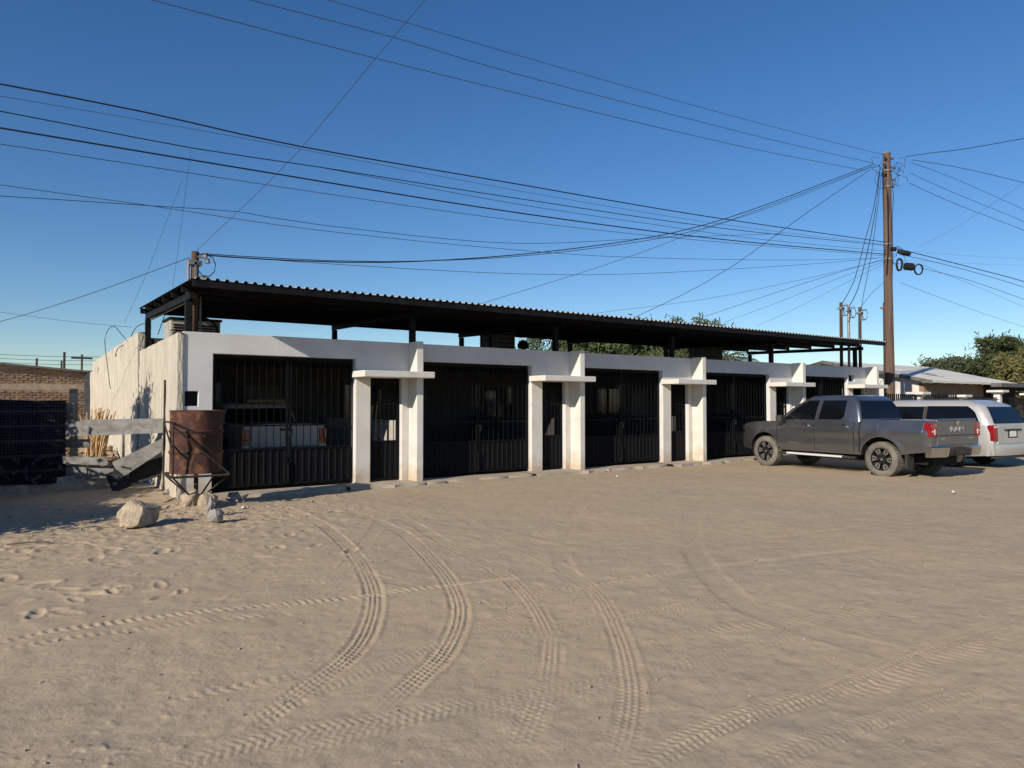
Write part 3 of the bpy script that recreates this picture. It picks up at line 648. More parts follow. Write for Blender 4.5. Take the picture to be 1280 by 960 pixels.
class House_:                               # glasshouse: rounded rings stacked in height
    def __init__(s, zs, uf, ur, half, rad=0.10): s.zs, s.uf, s.ur, s.half, s.rad = zs, uf, ur, half, rad
    def ring(s, z, shrink=0.0):
        f, r, h = s.uf(z) - shrink, s.ur(z) + shrink, s.half(z) - shrink; rd = s.rad; out = []
        for cx, cy, a0 in ((f - rd, h - rd, 0), (r + rd, h - rd, 90), (r + rd, -h + rd, 180), (f - rd, -h + rd, 270)):
            for k in range(5):
                a = R(a0 + 90 * k / 4); out.append((cx + rd * math.cos(a), cy + rd * math.sin(a), z))
        return out
    def body(s, name, m, parent):
        rings = [s.ring(z) for z in s.zs]; zt = s.zs[-1]
        rings += [s.ring(zt, 0.05)[:]]; rings[-1] = [(x, y, zt + 0.022) for x, y, z in rings[-1]]
        rings.append([(x, y, zt + 0.036) for x, y, z in s.ring(zt, 0.20)])
        mb = MB(); mb.grid([r + [r[0]] for r in rings]); mb.quad(*rings[-1])
        return mb.build(name, m, parent, smooth=38)
    def side(s, name, m, parent, sd, ulo, uhi, z0, z1, off=0.005, nu=8, nz=6):      # ulo(z), uhi(z) bounds
        P = []
        for j in range(nz + 1):
            z = z0 + (z1 - z0) * j / nz; a, b = ulo(z), uhi(z)
            P.append([(a + (b - a) * i / nu, sd * (s.half(z) + off), z) for i in range(nu + 1)])
        I = [[(x, y - sd * 0.02, z) for x, y, z in r] for r in P]
        mb = MB(); mb.grid(P); mb.grid([P[0], I[0]]); mb.grid([P[-1], I[-1]])
        mb.grid([[r[0] for r in P], [r[0] for r in I]]); mb.grid([[r[-1] for r in P], [r[-1] for r in I]])
        return mb.build(name, m, parent, smooth=40)
    def end(s, name, m, parent, front, hw, z0, z1, off=0.006, nz=6):
        P = []
        for j in range(nz + 1):
            z = z0 + (z1 - z0) * j / nz; u = (s.uf(z) + off) if front else (s.ur(z) - off); h = min(hw, s.half(z) - s.rad * 0.75)
            P.append([(u, h * t, z) for t in (-1, -0.5, 0, 0.5, 1)])
        sg = -1 if front else 1
        I = [[(x + sg * 0.02, y, z) for x, y, z in r] for r in P]
        mb = MB(); mb.grid(P); mb.grid([P[0], I[0]]); mb.grid([P[-1], I[-1]])
        mb.grid([[r[0] for r in P], [r[0] for r in I]]); mb.grid([[r[-1] for r in P], [r[-1] for r in I]])
        return mb.build(name, m, parent, smooth=40)
def wheel_proto(r, wd, rim_r, tyre, spokes, style):
    hw = wd / 2
    prof = [(rim_r, -hw * 0.80), (rim_r + 0.02, -hw * 0.97), ((r + rim_r) / 2 + 0.01, -hw), (r - 0.035, -hw * 0.95), (r - 0.008, -hw * 0.78), (r, -hw * 0.4), (r, hw * 0.4), (r - 0.008, hw * 0.78), (r - 0.035, hw * 0.95), ((r + rim_r) / 2 + 0.01, hw), (rim_r + 0.02, hw * 0.97), (rim_r, hw * 0.80)]
    mt = MB().lathe(prof, 40, 'Y', closed=True)
    for k in range(40):                     # tread lugs
        for sgn in (-1, 1):
            a = 2 * math.pi * (k + (0.5 if sgn > 0 else 0)) / 40; ca, sa = math.cos(a), math.sin(a)
            mt.obox((ca * (r + 0.001), sgn * hw * 0.45, sa * (r + 0.001)), (-sa * 0.016, 0, ca * 0.016), (0, hw * 0.36, 0), (ca * 0.007, 0, sa * 0.007))
    tm = mt.mesh('tyre', tyre, smooth=40)
    rm = MB(); y = hw * 0.55                # outer face at +y
    rm.m = 0; rm.lathe([(rim_r + 0.004, -hw * 0.8), (rim_r - 0.012, -hw * 0.4), (rim_r - 0.02, hw * 0.5), (rim_r + 0.006, hw * 0.84), (rim_r - 0.012, hw * 0.86), (rim_r - 0.03, hw * 0.5)], 40, 'Y')
    rm.lathe([(0.0001, -0.02), (rim_r - 0.01, -0.02)], 40, 'Y'); rm.lathe([(0.0001, y + 0.02), (0.045, y + 0.018), (0.06, y - 0.02), (0.07, -0.02)], 20, 'Y')
    for k in range(spokes):
        a = 2 * math.pi * k / spokes + 0.26; d = Vector((math.cos(a), 0, math.sin(a))); n = Vector((-math.sin(a), 0, math.cos(a)))
        L0, L1 = 0.05, rim_r - 0.012
        rm.m = 0 if style == 'black' else 1
        rm.obox(d * ((L0 + L1) / 2) + Vector((0, y - 0.015, 0)), d * ((L1 - L0) / 2), n * (0.030 if style == 'black' else 0.024), (0, 0.014, 0))
        if style == 'black':                # bright machined claws at the rim between spokes
            rm.m = 1
            for sg in (-1, 1):
                e = d * (rim_r * 0.70) + n * sg * 0.034
                rm.obox(e + Vector((0, y + 0.004, 0)), (d * 0.9 + n * sg * 0.30) * 0.055, (n - d * sg * 0.3) * 0.012, (0, 0.012, 0))
            e = d * (rim_r - 0.03); rm.obox(e + Vector((0, y + 0.003, 0)), d * 0.010, n * 0.052, (0, 0.012, 0))
    rm.m = 1; rm.lathe([(0.0001, y + 0.024), (0.026, y + 0.022), (0.028, y + 0.012)], 16, 'Y')
    rimm = rm.mesh('rim', ['rim_black', 'rim_bright'], smooth=35)
    return tm, rimm
def put_wheels(root, proto, WB, track, zr):
    for u in (0, WB):
        for sd in (1, -1):
            o = link('wheel', proto[0], root, (u, sd * track, zr)); o.rotation_euler = (0, 0.3 * u + 0.2, 0 if sd > 0 else math.pi)
            link('rim', proto[1], o)
def text_mesh(body, size, depth, name, m, parent, mat4):
    cu = bpy.data.curves.new(name, 'FONT'); cu.body = body; cu.size = size; cu.extrude = depth; cu.align_x = 'CENTER'; cu.align_y = 'CENTER'
    to = bpy.data.objects.new('tmp', cu); COL.objects.link(to)
    dg = bpy.context.evaluated_depsgraph_get(); me = bpy.data.meshes.new_from_object(to.evaluated_get(dg)); bpy.data.objects.remove(to)
    me.name = name; me.materials.clear(); me.materials.append(MATS[m]); me.transform(mat4); return link(name, me, parent)

def pickup(name, label, loc, heading, paint, new=True, sc=1.0):
    root = thing(name, label, 'pickup truck', loc, R(heading)); root.scale = (sc, sc, sc)
    WB, tail, nose = 3.28, -1.13, 4.20
    if new:
        half = sm_interp([(0.30, 0.845), (0.42, 0.885), (0.55, 0.914), (0.68, 0.926), (0.80, 0.927), (0.90, 0.936), (0.98, 0.946), (1.03, 0.942), (1.10, 0.918), (1.20, 0.880), (1.32, 0.830)])
        top = sm_interp([(tail, 1.29), (0.0, 1.275), (0.45, 1.255), (0.54, 1.225), (1.7, 1.215), (2.75, 1.195), (3.1, 1.19), (3.7, 1.155), (4.0, 1.10), (4.15, 1.02), (nose, 0.88)])
        belt = sm_interp([(0.66, 1.26), (1.0, 1.195), (1.5, 1.155), (2.9, 1.115), (3.3, 1.11)])
        sill = interp([(tail, 0.62), (-0.7, 0.56), (-0.4, 0.50), (0.5, 0.46), (2.7, 0.46), (3.7, 0.42), (nose, 0.45)])
    else:
        half = sm_interp([(0.30, 0.83), (0.42, 0.86), (0.60, 0.88), (0.85, 0.885), (1.05, 0.875), (1.20, 0.85), (1.3, 0.84)])
        top = sm_interp([(tail, 1.20), (0.64, 1.20), (0.70, 1.15), (2.75, 1.12), (3.1, 1.11), (3.9, 1.03), (4.15, 0.93), (nose, 0.80)])
        belt = interp([(0.66, 1.15), (3.3, 1.10)])
        sill = interp([(tail, 0.55), (0.5, 0.45), (2.7, 0.45), (nose, 0.45)])
    c = Car(WB, tail, nose, 0.495, 0.40, half, sill, top, 0.02)
    c.body('body', [paint, 'under_black'], root)
    zr = 1.81 if new else 1.62
    uf = interp([(1.02, 3.20), (1.13, 3.05), (1.45, 2.66), (1.62, 2.42), (1.70, 2.26), (zr, 2.05)])
    ro_ = 0.17 if new else 0.0; ur = interp([(1.02, 0.69 - ro_), (1.2, 0.70 - ro_), (1.55, 0.80 - ro_), (1.70, 0.88 - ro_), (zr, 0.99 - ro_)])
    gh = interp([(1.02, 0.868), (1.15, 0.862), (1.40, 0.80), (1.60, 0.735), (1.70, 0.695), (zr, 0.640)])
    g = House_([1.02, 1.15, 1.3, 1.45, 1.58, 1.66, 1.72, 1.77, zr] if new else [1.02, 1.15, 1.3, 1.45, 1.54, 1.58, zr], uf, ur, gh, 0.09)
    g.body('cab', paint, root)
    for sd in (1, -1):
        zt = zr - 0.085
        wf = g.side('window', 'glass_dark', root, sd, lambda z: 1.80 - 0.10 * (z - 1.2), lambda z: uf(z) - 0.17, 1.245 if new else 1.185, zt)
        rear_lo = (lambda z: 0.90 + (0.09 if z > 1.45 else 0.09 + max(0, (1.33 - z)) * 1.1)) if new else (lambda z: 1.0)
        g.side('window', 'glass_dark', root, sd, rear_lo, lambda z: 1.69 - 0.10 * (z - 1.2), 1.265 if new else 1.215, zt)
        if new:
            for (a, b, hu) in ((1.745, 2.86, 1.90), (0.67, 1.735, 0.83)):
                d = c.panel('door', paint, root, sd, a, b, 0.52, lambda u: c.top(u) + 0.012, 0.010)
                yy = sd * (c.half(hu + 0.1, 1.105) + 0.03)
                MB().box(hu, hu + 0.21, yy - 0.018, yy + 0.018, 1.09, 1.128).build('handle', 'chrome', d, bevel=0.008)
                MB().lathe([(0.001, 0), (0.05, 0.0), (0.056, 0.008), (0.05, 0.012)], 20, 'Y', (hu + 0.12, sd * (c.half(hu + .1, 1.105) + 0.002), 1.105)).build('handle_recess', 'under_black', d, smooth=40)
            # wing mirror
            mm = MB(); mm.obox((2.66, sd * 1.04, 1.27), (0.075, sd * 0.02, 0), (-0.02, sd * 0.115, 0), (0, 0, 0.085)); mm.obox((2.66, sd * 0.90, 1.205), (0.05, 0, 0), (0, 0.06, 0), (0, 0, 0.03))
            mm.build('mirror', 'trim_black', root, smooth=60, bevel=0.025)
            # side step
            st = MB(); st.box(0.95, 2.55, sd * 0.93 - 0.055, sd * 0.93 + 0.055, 0.365, 0.415); so = st.build('side_step', 'step_silver', root, bevel=0.015)
            for a, b in ((0.62, 0.948), (2.552, 2.80)): MB().box(a, b, sd * 0.93 - 0.05, sd * 0.93 + 0.05, 0.36, 0.412).build('step_end', 'trim_black', so, bevel=0.01)
            # badge on the front door, fuel flap, bedside seam
            if sd > 0:
                y0 = c.half(2.35, 0.66) + 0.010; MB().box(2.22, 2.52, y0 - 0.004, y0 + 0.004, 0.650, 0.668).build('badge', 'rim_bright', root)
                c.panel('fuel_flap', paint, root, 1, 0.05, 0.26, 1.04, 1.19, 0.014, 4, 4)
            for u_ in (0.658, 1.737, 2.862): c.panel('door_seam', 'under_black', root, sd, u_, u_ + 0.010, 0.53, lambda u: c.top(u) - 0.004, 0.0115, 2, 8)
            c.panel('cab_gap', 'under_black', root, sd, 0.500, 0.528, 0.52, lambda u: c.top(u) + 0.006, 0.0115, 2, 8)
            c.panel('bed_side', paint, root, sd, lambda q: tail + 0.17, lambda q: 0.495, lambda u: max(c.zb(u) + 0.035, 0.66), lambda u: c.top(u) + 0.004, 0.010, 40, 14)
            c.panel('fender', paint, root, sd, 2.875, nose - 0.30, lambda u: max(c.zb(u) + 0.035, 0.60), lambda u: c.top(u) - 0.03, 0.010, 30, 14)
            MB().box(-0.62, -0.56, sd * 0.80 - 0.12, sd * 0.80 + 0.12, 0.24, 0.62).build('mud_flap', 'trim_black', root)
    g.end('rear_window', 'glass_dark', root, False, 0.76, 1.29 if new else 1.22, zr - 0.09)
    g.end('windscreen', 'glass_dark', root, True, 0.78, 1.16, zr - 0.10)
    MB().box(tail + 0.10, 0.45 if new else 0.62, -0.74, 0.74, 1.18, (1.268 if new else 1.222)).build('bed_shade_sheet', 'trim_black', root)  # flat dark sheet standing in for the open bed's shaded recess
    # tail
    tg = MB().box(tail - 0.035, tail + 0.03, -0.70, 0.70, 0.75, 1.295 if new else 1.20).build('tailgate', paint, root, bevel=0.018)
    if new:
        MB().box(tail - 0.06, tail + 0.06, -0.69, 0.69, 1.292, 1.322).build('spoiler_lip', paint, tg, bevel=0.014)
        MB().box(tail - 0.052, tail - 0.030, -0.70, 0.70, 0.955, 0.970).build('crease', 'trim_black', tg)
        M4 = Matrix.Translation((tail - 0.040, 0, 1.085)) @ Matrix.Rotation(R(-90), 4, 'Z') @ Matrix.Rotation(R(90), 4, 'X') @ Matrix.Diagonal((1.55, 1.0, 1.0, 1.0))
        text_mesh('RAM', 0.165, 0.012, 'lettering', 'letter_silver', tg, M4)
        bd = MB(); bd.prism([(-0.07, 0.045), (-0.04, 0.06), (0, 0.03), (0.04, 0.06), (0.07, 0.045), (0.05, 0.0), (0.03, -0.05), (-0.03, -0.05), (-0.05, 0.0)], -0.01, 0.01)
        o = bd.build('badge', 'chrome', tg); o.rotation_euler = (0, 0, R(90)); o.location = (tail - 0.045, 0.0, 1.225)
        for yy, ww in ((0.52, 0.13), (-0.53, 0.14)):
            MB().box(tail - 0.044, tail - 0.034, yy - ww / 2, yy + ww / 2, 0.885, 0.905).build('badge', 'rim_bright', tg)
    else:
        MB().box(tail - 0.05, tail - 0.033, -0.12, 0.12, 1.08, 1.13).build('handle', 'trim_black', tg)
    for sd in (1, -1):
        if new:
            a, b = sorted((sd * 0.722, sd * 0.928)); poly = [(x_, z_ + 0.035) for x_, z_ in [(tail - 0.028, 0.90), (tail - 0.032, 1.20), (tail + 0.075, 1.205), (tail + 0.155, 1.16), (tail + 0.115, 1.06), (tail + 0.065, 0.97), (tail + 0.045, 0.90)]]
            # wraps the corner
            lm = MB(); lm.prism(poly, a, b); lo = lm.build('tail_lamp', 'lamp_red', root, smooth=30, bevel=0.014)
            ch = MB(); a2, b2 = sorted((sd * 0.78, sd * 0.907)); ch.box(tail - 0.040, tail - 0.025, a2, b2, 1.035, 1.065); ch.box(tail - 0.040, tail - 0.025, sorted((sd * 0.80, sd * 0.83))[0], sorted((sd * 0.80, sd * 0.83))[1], 0.985, 1.10); ch.build('lamp_element', 'lamp_clear', lo)
        else:
            a, b = sorted((sd * 0.715, sd * 0.865)); lo = MB().box(tail - 0.035, tail + 0.05, a, b, 0.90, 1.12).build('tail_lamp', 'lamp_red', root, bevel=0.012)
            MB().box(tail - 0.03, tail + 0.045, a + 0.004, b - 0.004, 0.80, 0.897).build('amber_lens', 'lamp_amber', lo, bevel=0.01)
            MB().box(tail - 0.03, tail + 0.045, a + 0.004, b - 0.004, 0.73, 0.797).build('clear_lens', 'lamp_clear', lo, bevel=0.01)
    # rear bumper
    bz0, bz1 = 0.50, 0.735; bm_ = MB()
    def bump(y0, y1, m, nm, par, z0=bz0, z1=bz1, out=0.13):
        P = []
        for k in range(7):
            y = y0 + (y1 - y0) * k / 6; u = tail - out + 0.10 * (abs(y) / 0.95) ** 3
            P.append([(tail + 0.10, y, z1), (u + 0.02, y, z1), (u, y, z1 - 0.03), (u + 0.005, y, (z0 + z1) / 2), (u + 0.03, y, z0 + 0.02), (u + 0.06, y, z0), (tail + 0.10, y, z0)])
        mb = MB(); mb.grid([p + [p[0]] for p in P]); mb.quad(*P[0]); mb.quad(*reversed(P[-1])); return mb.build(nm, m, par, smooth=28)
    b0 = bump(-0.42, 0.42, 'trim_black' if new else paint, 'rear_bumper', root, 0.52, 0.70, 0.10)
    bump(0.425, 0.945 if new else 0.88, 'chrome' if new else paint, 'bumper_corner', b0); bump(-0.425, -0.945 if new else -0.88, 'chrome' if new else paint, 'bumper_corner', b0)
    MB().box(tail - 0.118, tail - 0.105, -0.15, 0.15, 0.54, 0.69).build('number_plate', 'plate_white' if not new else 'trim_black', b0)
    if new:
        MB().box(nose - 0.10, nose + 0.04, -0.70, 0.70, 0.45, 0.62).build('front_bumper', 'trim_black', root, bevel=0.03)
        for sd in (1, -1):
            a, b = sorted((sd * 0.60, sd * 0.82)); MB().box(nose - 0.17, nose - 0.02, a, b, 0.88, 0.96).build('headlamp', 'glass_dark', root, bevel=0.02)
    un = MB(); un.box(-0.9, 3.9, -0.45, 0.45, 0.30, 0.50); un.tube([(0, -0.7, 0.36), (0, 0.7, 0.36)], 0.06, 8); un.tube([(WB, -0.7, 0.38), (WB, 0.7, 0.38)], 0.05, 8); un.build('chassis', 'under_black', root)
    put_wheels(root, wheel_proto(0.392, 0.265, 0.252, 'tyre_dusty' if new else 'tyre_black', 6, 'black' if new else 'plain'), WB, 0.80, 0.39)
    return root
pickup('pickup_truck', 'dark grey metallic crew cab pickup parked nose first beside a silver minivan', (16.93, 8.33, -0.005), 84.0, 'paint_grey')
pickup('pickup_truck', 'old silver pickup parked behind the bars of the leftmost gate', (4.42, 15.35, 0.055), 90.0, 'paint_old', new=False, sc=0.97)

def minivan(name, label, loc, heading):
    root = thing(name, label, 'minivan', loc, R(heading)); p = 'paint_silver'
    WB, tail, nose = 3.08, -1.07, 4.06
    half = sm_interp([(0.24, 0.86), (0.40, 0.92), (0.60, 0.965), (0.85, 0.972), (1.0, 0.962), (1.10, 0.945), (1.2, 0.92)])
    top = sm_interp([(tail, 1.10), (1.0, 1.10), (2.6, 1.08), (3.0, 1.07), (3.6, 0.98), (3.95, 0.80), (nose, 0.62)])
    sill = interp([(tail, 0.34), (-0.6, 0.30), (0.5, 0.24), (2.6, 0.24), (nose, 0.28)])
    c = Car(WB, tail, nose, 0.385, 0.34, half, sill, top, 0.02); c.body('body', [p, 'under_black'], root)
    zr = 1.70
    uf = interp([(0.98, 3.25), (1.1, 3.05), (1.5, 2.35), (1.62, 2.05), (zr, 1.75)])
    ur = interp([(0.98, tail + 0.015), (1.12, tail + 0.03), (1.5, tail + 0.22), (1.60, tail + 0.32), (zr, tail + 0.58)])
    gh = interp([(0.98, 0.958), (1.1, 0.945), (1.4, 0.86), (1.55, 0.805), (1.63, 0.765), (zr, 0.69)])
    g = House_([0.98, 1.1, 1.25, 1.4, 1.55, 1.60, 1.65, zr], uf, ur, gh, 0.22); g.body('cabin', p, root)
    for sd in (1, -1):
        g.side('window', 'glass_dark', root, sd, lambda z: ur(z) + 0.27 + 0.10 * (z > 1.42) * (z - 1.42) * 6, lambda z: 0.60, 1.09, 1.575)
        wd = g.side('window', 'glass_dark', root, sd, lambda z: 0.68, lambda z: 1.60, 1.10, 1.56)
        g.side('window', 'glass_dark', root, sd, lambda z: 1.70, lambda z: uf(z) - 0.22, 1.10, 1.56)
        g.side('pillar_trim', 'trim_black', root, sd, lambda z: 0.605, lambda z: 0.675, 1.10, 1.565, 0.004)
        for a, b, hu in ((0.62, 1.60, 1.42), (1.62, 2.62, 1.74)):
            d = c.panel('door', p, root, sd, a, b, 0.30, lambda u: c.top(u) - 0.01, 0.006)
            yy = sd * (c.half(hu, 0.95) + 0.02); MB().box(hu - 0.1, hu + 0.1, yy - 0.02, yy + 0.02, 0.93, 0.965).build('handle', p, d, bevel=0.008)
        c.panel('quarter_panel', p, root, sd, tail + 0.17, 0.605, lambda u: max(c.zb(u) + 0.03, 0.45), lambda u: c.top(u) - 0.01, 0.005, 30, 8)
        a, b = sorted((sd * 0.735, sd * 0.955))
        lo = MB().prism([(tail - 0.028, 0.70), (tail - 0.022, 1.10), (tail + 0.13, 1.10), (tail + 0.13, 0.70)], a, b).build('tail_lamp', 'lamp_red', root, bevel=0.02)
        MB().box(tail - 0.034, tail - 0.02, a + 0.03, b - 0.03, 1.03, 1.08).build('clear_lens', 'lamp_clear', lo)
        mm = MB(); mm.obox((2.62, sd * 1.06, 1.10), (0.07, 0, 0), (0, 0.10, 0), (0, 0, 0.07)); mm.build('mirror', p, root, bevel=0.025, smooth=60)
        rk = MB(); rk.tube([(-0.5, sd * 0.60, 1.755), (1.6, sd * 0.60, 1.765)], 0.014, 6); rk.build('roof_rail', 'trim_black', root)
    g.end('rear_window', 'glass_dark', root, False, 0.78, 1.14, 1.56, 0.008)
    g.end('windscreen', 'glass_dark', root, True, 0.80, 1.14, 1.60)
    hatch = MB().box(tail - 0.020, tail + 0.03, -0.73, 0.73, 0.62, 1.10).build('tailgate', p, root, bevel=0.02)
    MB().box(tail - 0.05, tail - 0.015, -0.42, 0.42, 0.955, 0.995).build('handle_strip', 'trim_black', hatch, bevel=0.01)
    pl = MB().box(tail - 0.034, tail - 0.018, -0.16, 0.16, 0.80, 0.95).build('number_plate', 'plate_white', hatch)
    MB().box(tail - 0.026, tail - 0.012, -0.24, 0.24, 0.77, 0.954).build('plate_recess', 'trim_black', hatch)
    P = []
    for k in range(13):
        y = -0.965 + 1.93 * k / 12; u = tail - 0.10 + 0.16 * (abs(y) / 0.965) ** 3
        P.append([(tail + 0.15, y, 0.62), (u + 0.01, y, 0.62), (u - 0.01, y, 0.57), (u, y, 0.45), (u + 0.03, y, 0.33), (tail + 0.15, y, 0.32)])
    mb = MB(); mb.grid([q + [q[0]] for q in P]); mb.quad(*P[0]); mb.quad(*reversed(P[-1])); bp_ = mb.build('rear_bumper', p, root, smooth=35)
    MB().box(tail - 0.075, tail + 0.1, -0.86, 0.86, 0.26, 0.315).build('lower_valance', 'trim_black', bp_, bevel=0.02)
    MB().box(-0.8, 3.6, -0.6, 0.6, 0.22, 0.36).build('chassis', 'under_black', root)
    put_wheels(root, wheel_proto(0.335, 0.225, 0.22, 'tyre_black', 5, 'silver'), WB, 0.83, 0.333)
    return root
minivan('minivan', 'silver minivan parked at the right edge behind the dark grey pickup', (21.0, 8.7, 0), 86.0)

# ================================================================== POLES AND WIRES
PXY = (26.5, 13.57)
pole = thing('utility_pole', 'tall brown wooden utility pole with tangled wires behind the parked vehicles', 'utility pole', (*PXY, 0))
mb = MB(); mb.tube([(0, 0, -0.3), (0.01, 0, 3), (0, 0.01, 6), (0.02, 0, 9), (0.01, 0, 10.95)], [0.175, 0.165, 0.15, 0.14, 0.13], 14); mb.build('shaft', 'pole_wood', pole, smooth=60)
mb = MB(); mb.tube([(0.01, 0, 10.95), (0.01, 0, 11.02)], [0.15, 0.10], 10); mb.build('pole_cap', 'grey_wood', pole, smooth=60)
rg = random.Random(8)
for k, (dx, z) in enumerate([(-0.32, 10.75), (0.32, 10.8), (0.42, 10.45), (-0.38, 10.2), (0.40, 10.0), (0.34, 9.75), (-0.36, 10.5)]):
    mb = MB(); mb.tube([(0, 0, z), (dx * 0.85, -0.25 * abs(dx), z)], 0.02, 6); mb.lathe([(0.0, 0.07), (0.045, 0.06), (0.05, 0.02), (0.03, 0.0), (0.05, -0.03), (0.0, -0.05)], 10, 'Z', (dx * 0.85, -0.25 * abs(dx), z)); mb.build('insulator', 'insulator', pole, smooth=50)
for z in (9.7, 10.3, 7.55, 7.0): MB().lathe([(0.155, -0.03), (0.165, 0), (0.155, 0.03)], 14, 'Z', (0.01, 0, z)).build('steel_band', 'metal_grey', pole)
rv = np.array([math.sin(R(YAW)), -math.cos(R(YAW)), 0])
def loop(cx, z, rx, rz, n=1, r=0.012, nm='cable_loop', tilt=0.2):
    mb = MB(); P = []
    for k in range(int(20 * n) + 1):
        a = 2 * math.pi * k / 20; P.append((cx * 0.82 + rx * math.cos(a) * 0.82, -cx * 0.57 - 0.12 - rx * math.cos(a) * 0.57 + 0.02 * k / 20, z + rz * math.sin(a)))
    mb.tube(P, r, 6); mb.build(nm, 'wire_black', pole, smooth=60)
rl = random.Random(21)
def tangle(cx, z, sx, sz, r, n=9):
    P = []; a0 = rl.uniform(0, 6.28)
    for k in range(n):
        a = a0 + k * rl.uniform(0.5, 0.9); q = cx + sx * math.cos(a) * rl.uniform(0.55, 1.1); P.append((q * 0.82, -q * 0.57 - 0.10 + rl.uniform(-0.06, 0.06), z + sz * math.sin(a) * rl.uniform(0.6, 1.15)))
    mb = MB(); mb.tube(spline(P, 0.06), r, 5); mb.build('cable_loop', 'wire_black', pole, smooth=60)
for q in ((0.36, 10.35, 0.30, 0.30, 0.008), (-0.45, 10.30, 0.24, 0.22, 0.009), (-0.30, 10.05, 0.26, 0.38, 0.007), (0.40, 9.90, 0.26, 0.26, 0.008), (-0.50, 10.60, 0.18, 0.24, 0.007), (0.45, 10.55, 0.20, 0.30, 0.007), (-0.22, 10.45, 0.22, 0.40, 0.008), (0.18, 10.15, 0.22, 0.40, 0.007), (0.12, 7.25, 0.25, 0.25, 0.008), (0.3, 7.0, 0.3, 0.2, 0.007)): tangle(*q)
loop(1.03, 6.60, 0.15, 0.19, 2, 0.022, 'coiled_cable'); loop(0.32, 6.78, 0.10, 0.22, 2, 0.03, 'coiled_cable'); loop(0.25, 7.1, 0.25, 0.35, 0.7, 0.008)
def blob(cx, z, ln, rad, tilt, nm):
    c = np.array([cx * 0.82, -cx * 0.57 - 0.15, z]); d = np.array([0.82, -0.57, tilt]); mb = MB()
    mb.tube([c - d * ln, c - d * ln * 0.8, c + d * ln * 0.8, c + d * ln], [rad * 0.4, rad, rad, rad * 0.4], 10); mb.build(nm, 'wire_black', pole, smooth=50)
blob(0.45, 7.22, 0.24, 0.09, -0.3, 'splice_case'); blob(0.62, 6.70, 0.18, 0.14, -0.1, 'splice_case'); blob(0.05, 7.35, 0.12, 0.08, 0, 'junction_box')
for dx in (-0.14, -0.20, 0.17):
    mb = MB(); P = [(dx * 0.82, -dx * 0.57, 10.2), (dx * 1.3, -0.12, 9.4), (dx * 0.9, -0.1, 8.4), (dx, -0.1, 7.4), (dx * 1.2, -0.05, 6.4)]; mb.tube(spline(P, 0.3), 0.011, 5); mb.build('riser_cable', 'wire_black', pole, smooth=60)

def post(name, label, cat, px, ytop, Y, z0, r, m, group=None, caps=()):
    p = on_y(px, ytop, Y); t = thing(name, label, cat, (p[0], Y, z0), 0, group); mb = MB(); L_ = p[2] - z0
    mb.tube([(0, 0, 0), (0, 0, L_ * 0.5), (0.01, 0, L_)], [r, r, r * 0.9], 10); mb.build('shaft', m, t, smooth=60)
    h = MB(); h.box(-r * 1.6, r * 1.6, -r * 1.5, r * 1.5, L_ - 0.25, L_ - 0.17); h.tube([(r * 0.5, -r, L_ - 0.1), (r + 0.12, -r - 0.05, L_ - 0.12)], 0.02, 6); h.box(-0.02, 0.02, -r * 1.5, -r * 0.6, L_ - 0.5, L_ - 0.2); h.tube([(r * 0.2, -r, L_ - 0.45), (r + 0.14, -r - 0.05, L_ - 0.45)], 0.018, 6)
    h.build('bracket', 'metal_grey', t)
    k = MB(); P = [(r + 0.1 + 0.16 * math.sin(a * 0.7), -r - 0.05, L_ - 0.25 + 0.2 * math.cos(a * 0.7)) for a in range(9)]; k.tube(P, 0.010, 5); k.build('cable_loop', 'wire_black', t)
    return t
post('wooden_post', 'dark wooden post standing just left of the tall utility pole', 'post', 1106.2, 378, 14.1, 0.0, 0.085, 'dark_wood_post')
post('service_mast', 'leftmost of three service masts rising through the right end of the black roof', 'service mast', 1051, 378, 13.62, 2.75, 0.055, 'dark_wood_post', 'service masts at the right end of the roof')
post('service_mast', 'middle of three service masts at the right end of the black roof', 'service mast', 1060.5, 381, 13.66, 2.75, 0.045, 'metal_grey', 'service masts at the right end of the roof')
post('service_mast', 'shortest, rightmost of three service masts at the right end of the roof', 'service mast', 1074.5, 384, 13.62, 2.75, 0.055, 'dark_wood_post', 'service masts at the right end of the roof')
lm = post('service_mast', 'short wooden service mast with clamps above the left corner of the roof', 'service mast', 243.5, 314.5, 13.62, 2.75, 0.07, 'dark_wood_post')
MB().tube([(-0.11, -0.02, 0.3), (-0.11, -0.02, 1.42), (-0.09, -0.02, 1.46)], 0.03, 8).build('conduit', 'metal_grey', lm)
for k, (dx, dz) in enumerate(((0.16, 1.55), (0.2, 1.45), (0.13, 1.1))): MB().lathe([(0, 0.05), (0.045, 0.04), (0.045, -0.04), (0, -0.05)], 8, 'Z', (dx, -0.08, dz)).build('insulator', 'metal_grey', lm)

def wire(label, pts, r=0.010, m='wire_black', step=0.8, group='overhead wires'):
    P = [on_y(*p) if len(p) == 3 else np.array(p[:3]) for p in pts]; mb = MB(); mb.tube(spline(P, step), r, 5, caps=False)
    return tag(mb.build('overhead_wire', m, None, smooth=80), label, 'wire', group)
Y0 = 13.45
def st(pts, Y=Y0): return [(a, b, Y) for a, b in pts]
wire('topmost thick black cable crossing the left edge and sloping down to the utility pole', st([(-160, 76), (0, 105), (180, 140), (375, 183), (640, 229), (880, 270), (1108, 303)]), 0.014)
wire('faint thin wire just below the topmost thick cable at the left edge', st([(-160, 92), (0, 120), (300, 172), (640, 237), (900, 280), (1108, 306)], 14.2), 0.005, 'wire_grey')
wire('second thick black cable from the top at the left edge', st([(-160, 112), (0, 139), (240, 185), (400, 209), (640, 247), (900, 285), (1108, 307)]), 0.010)
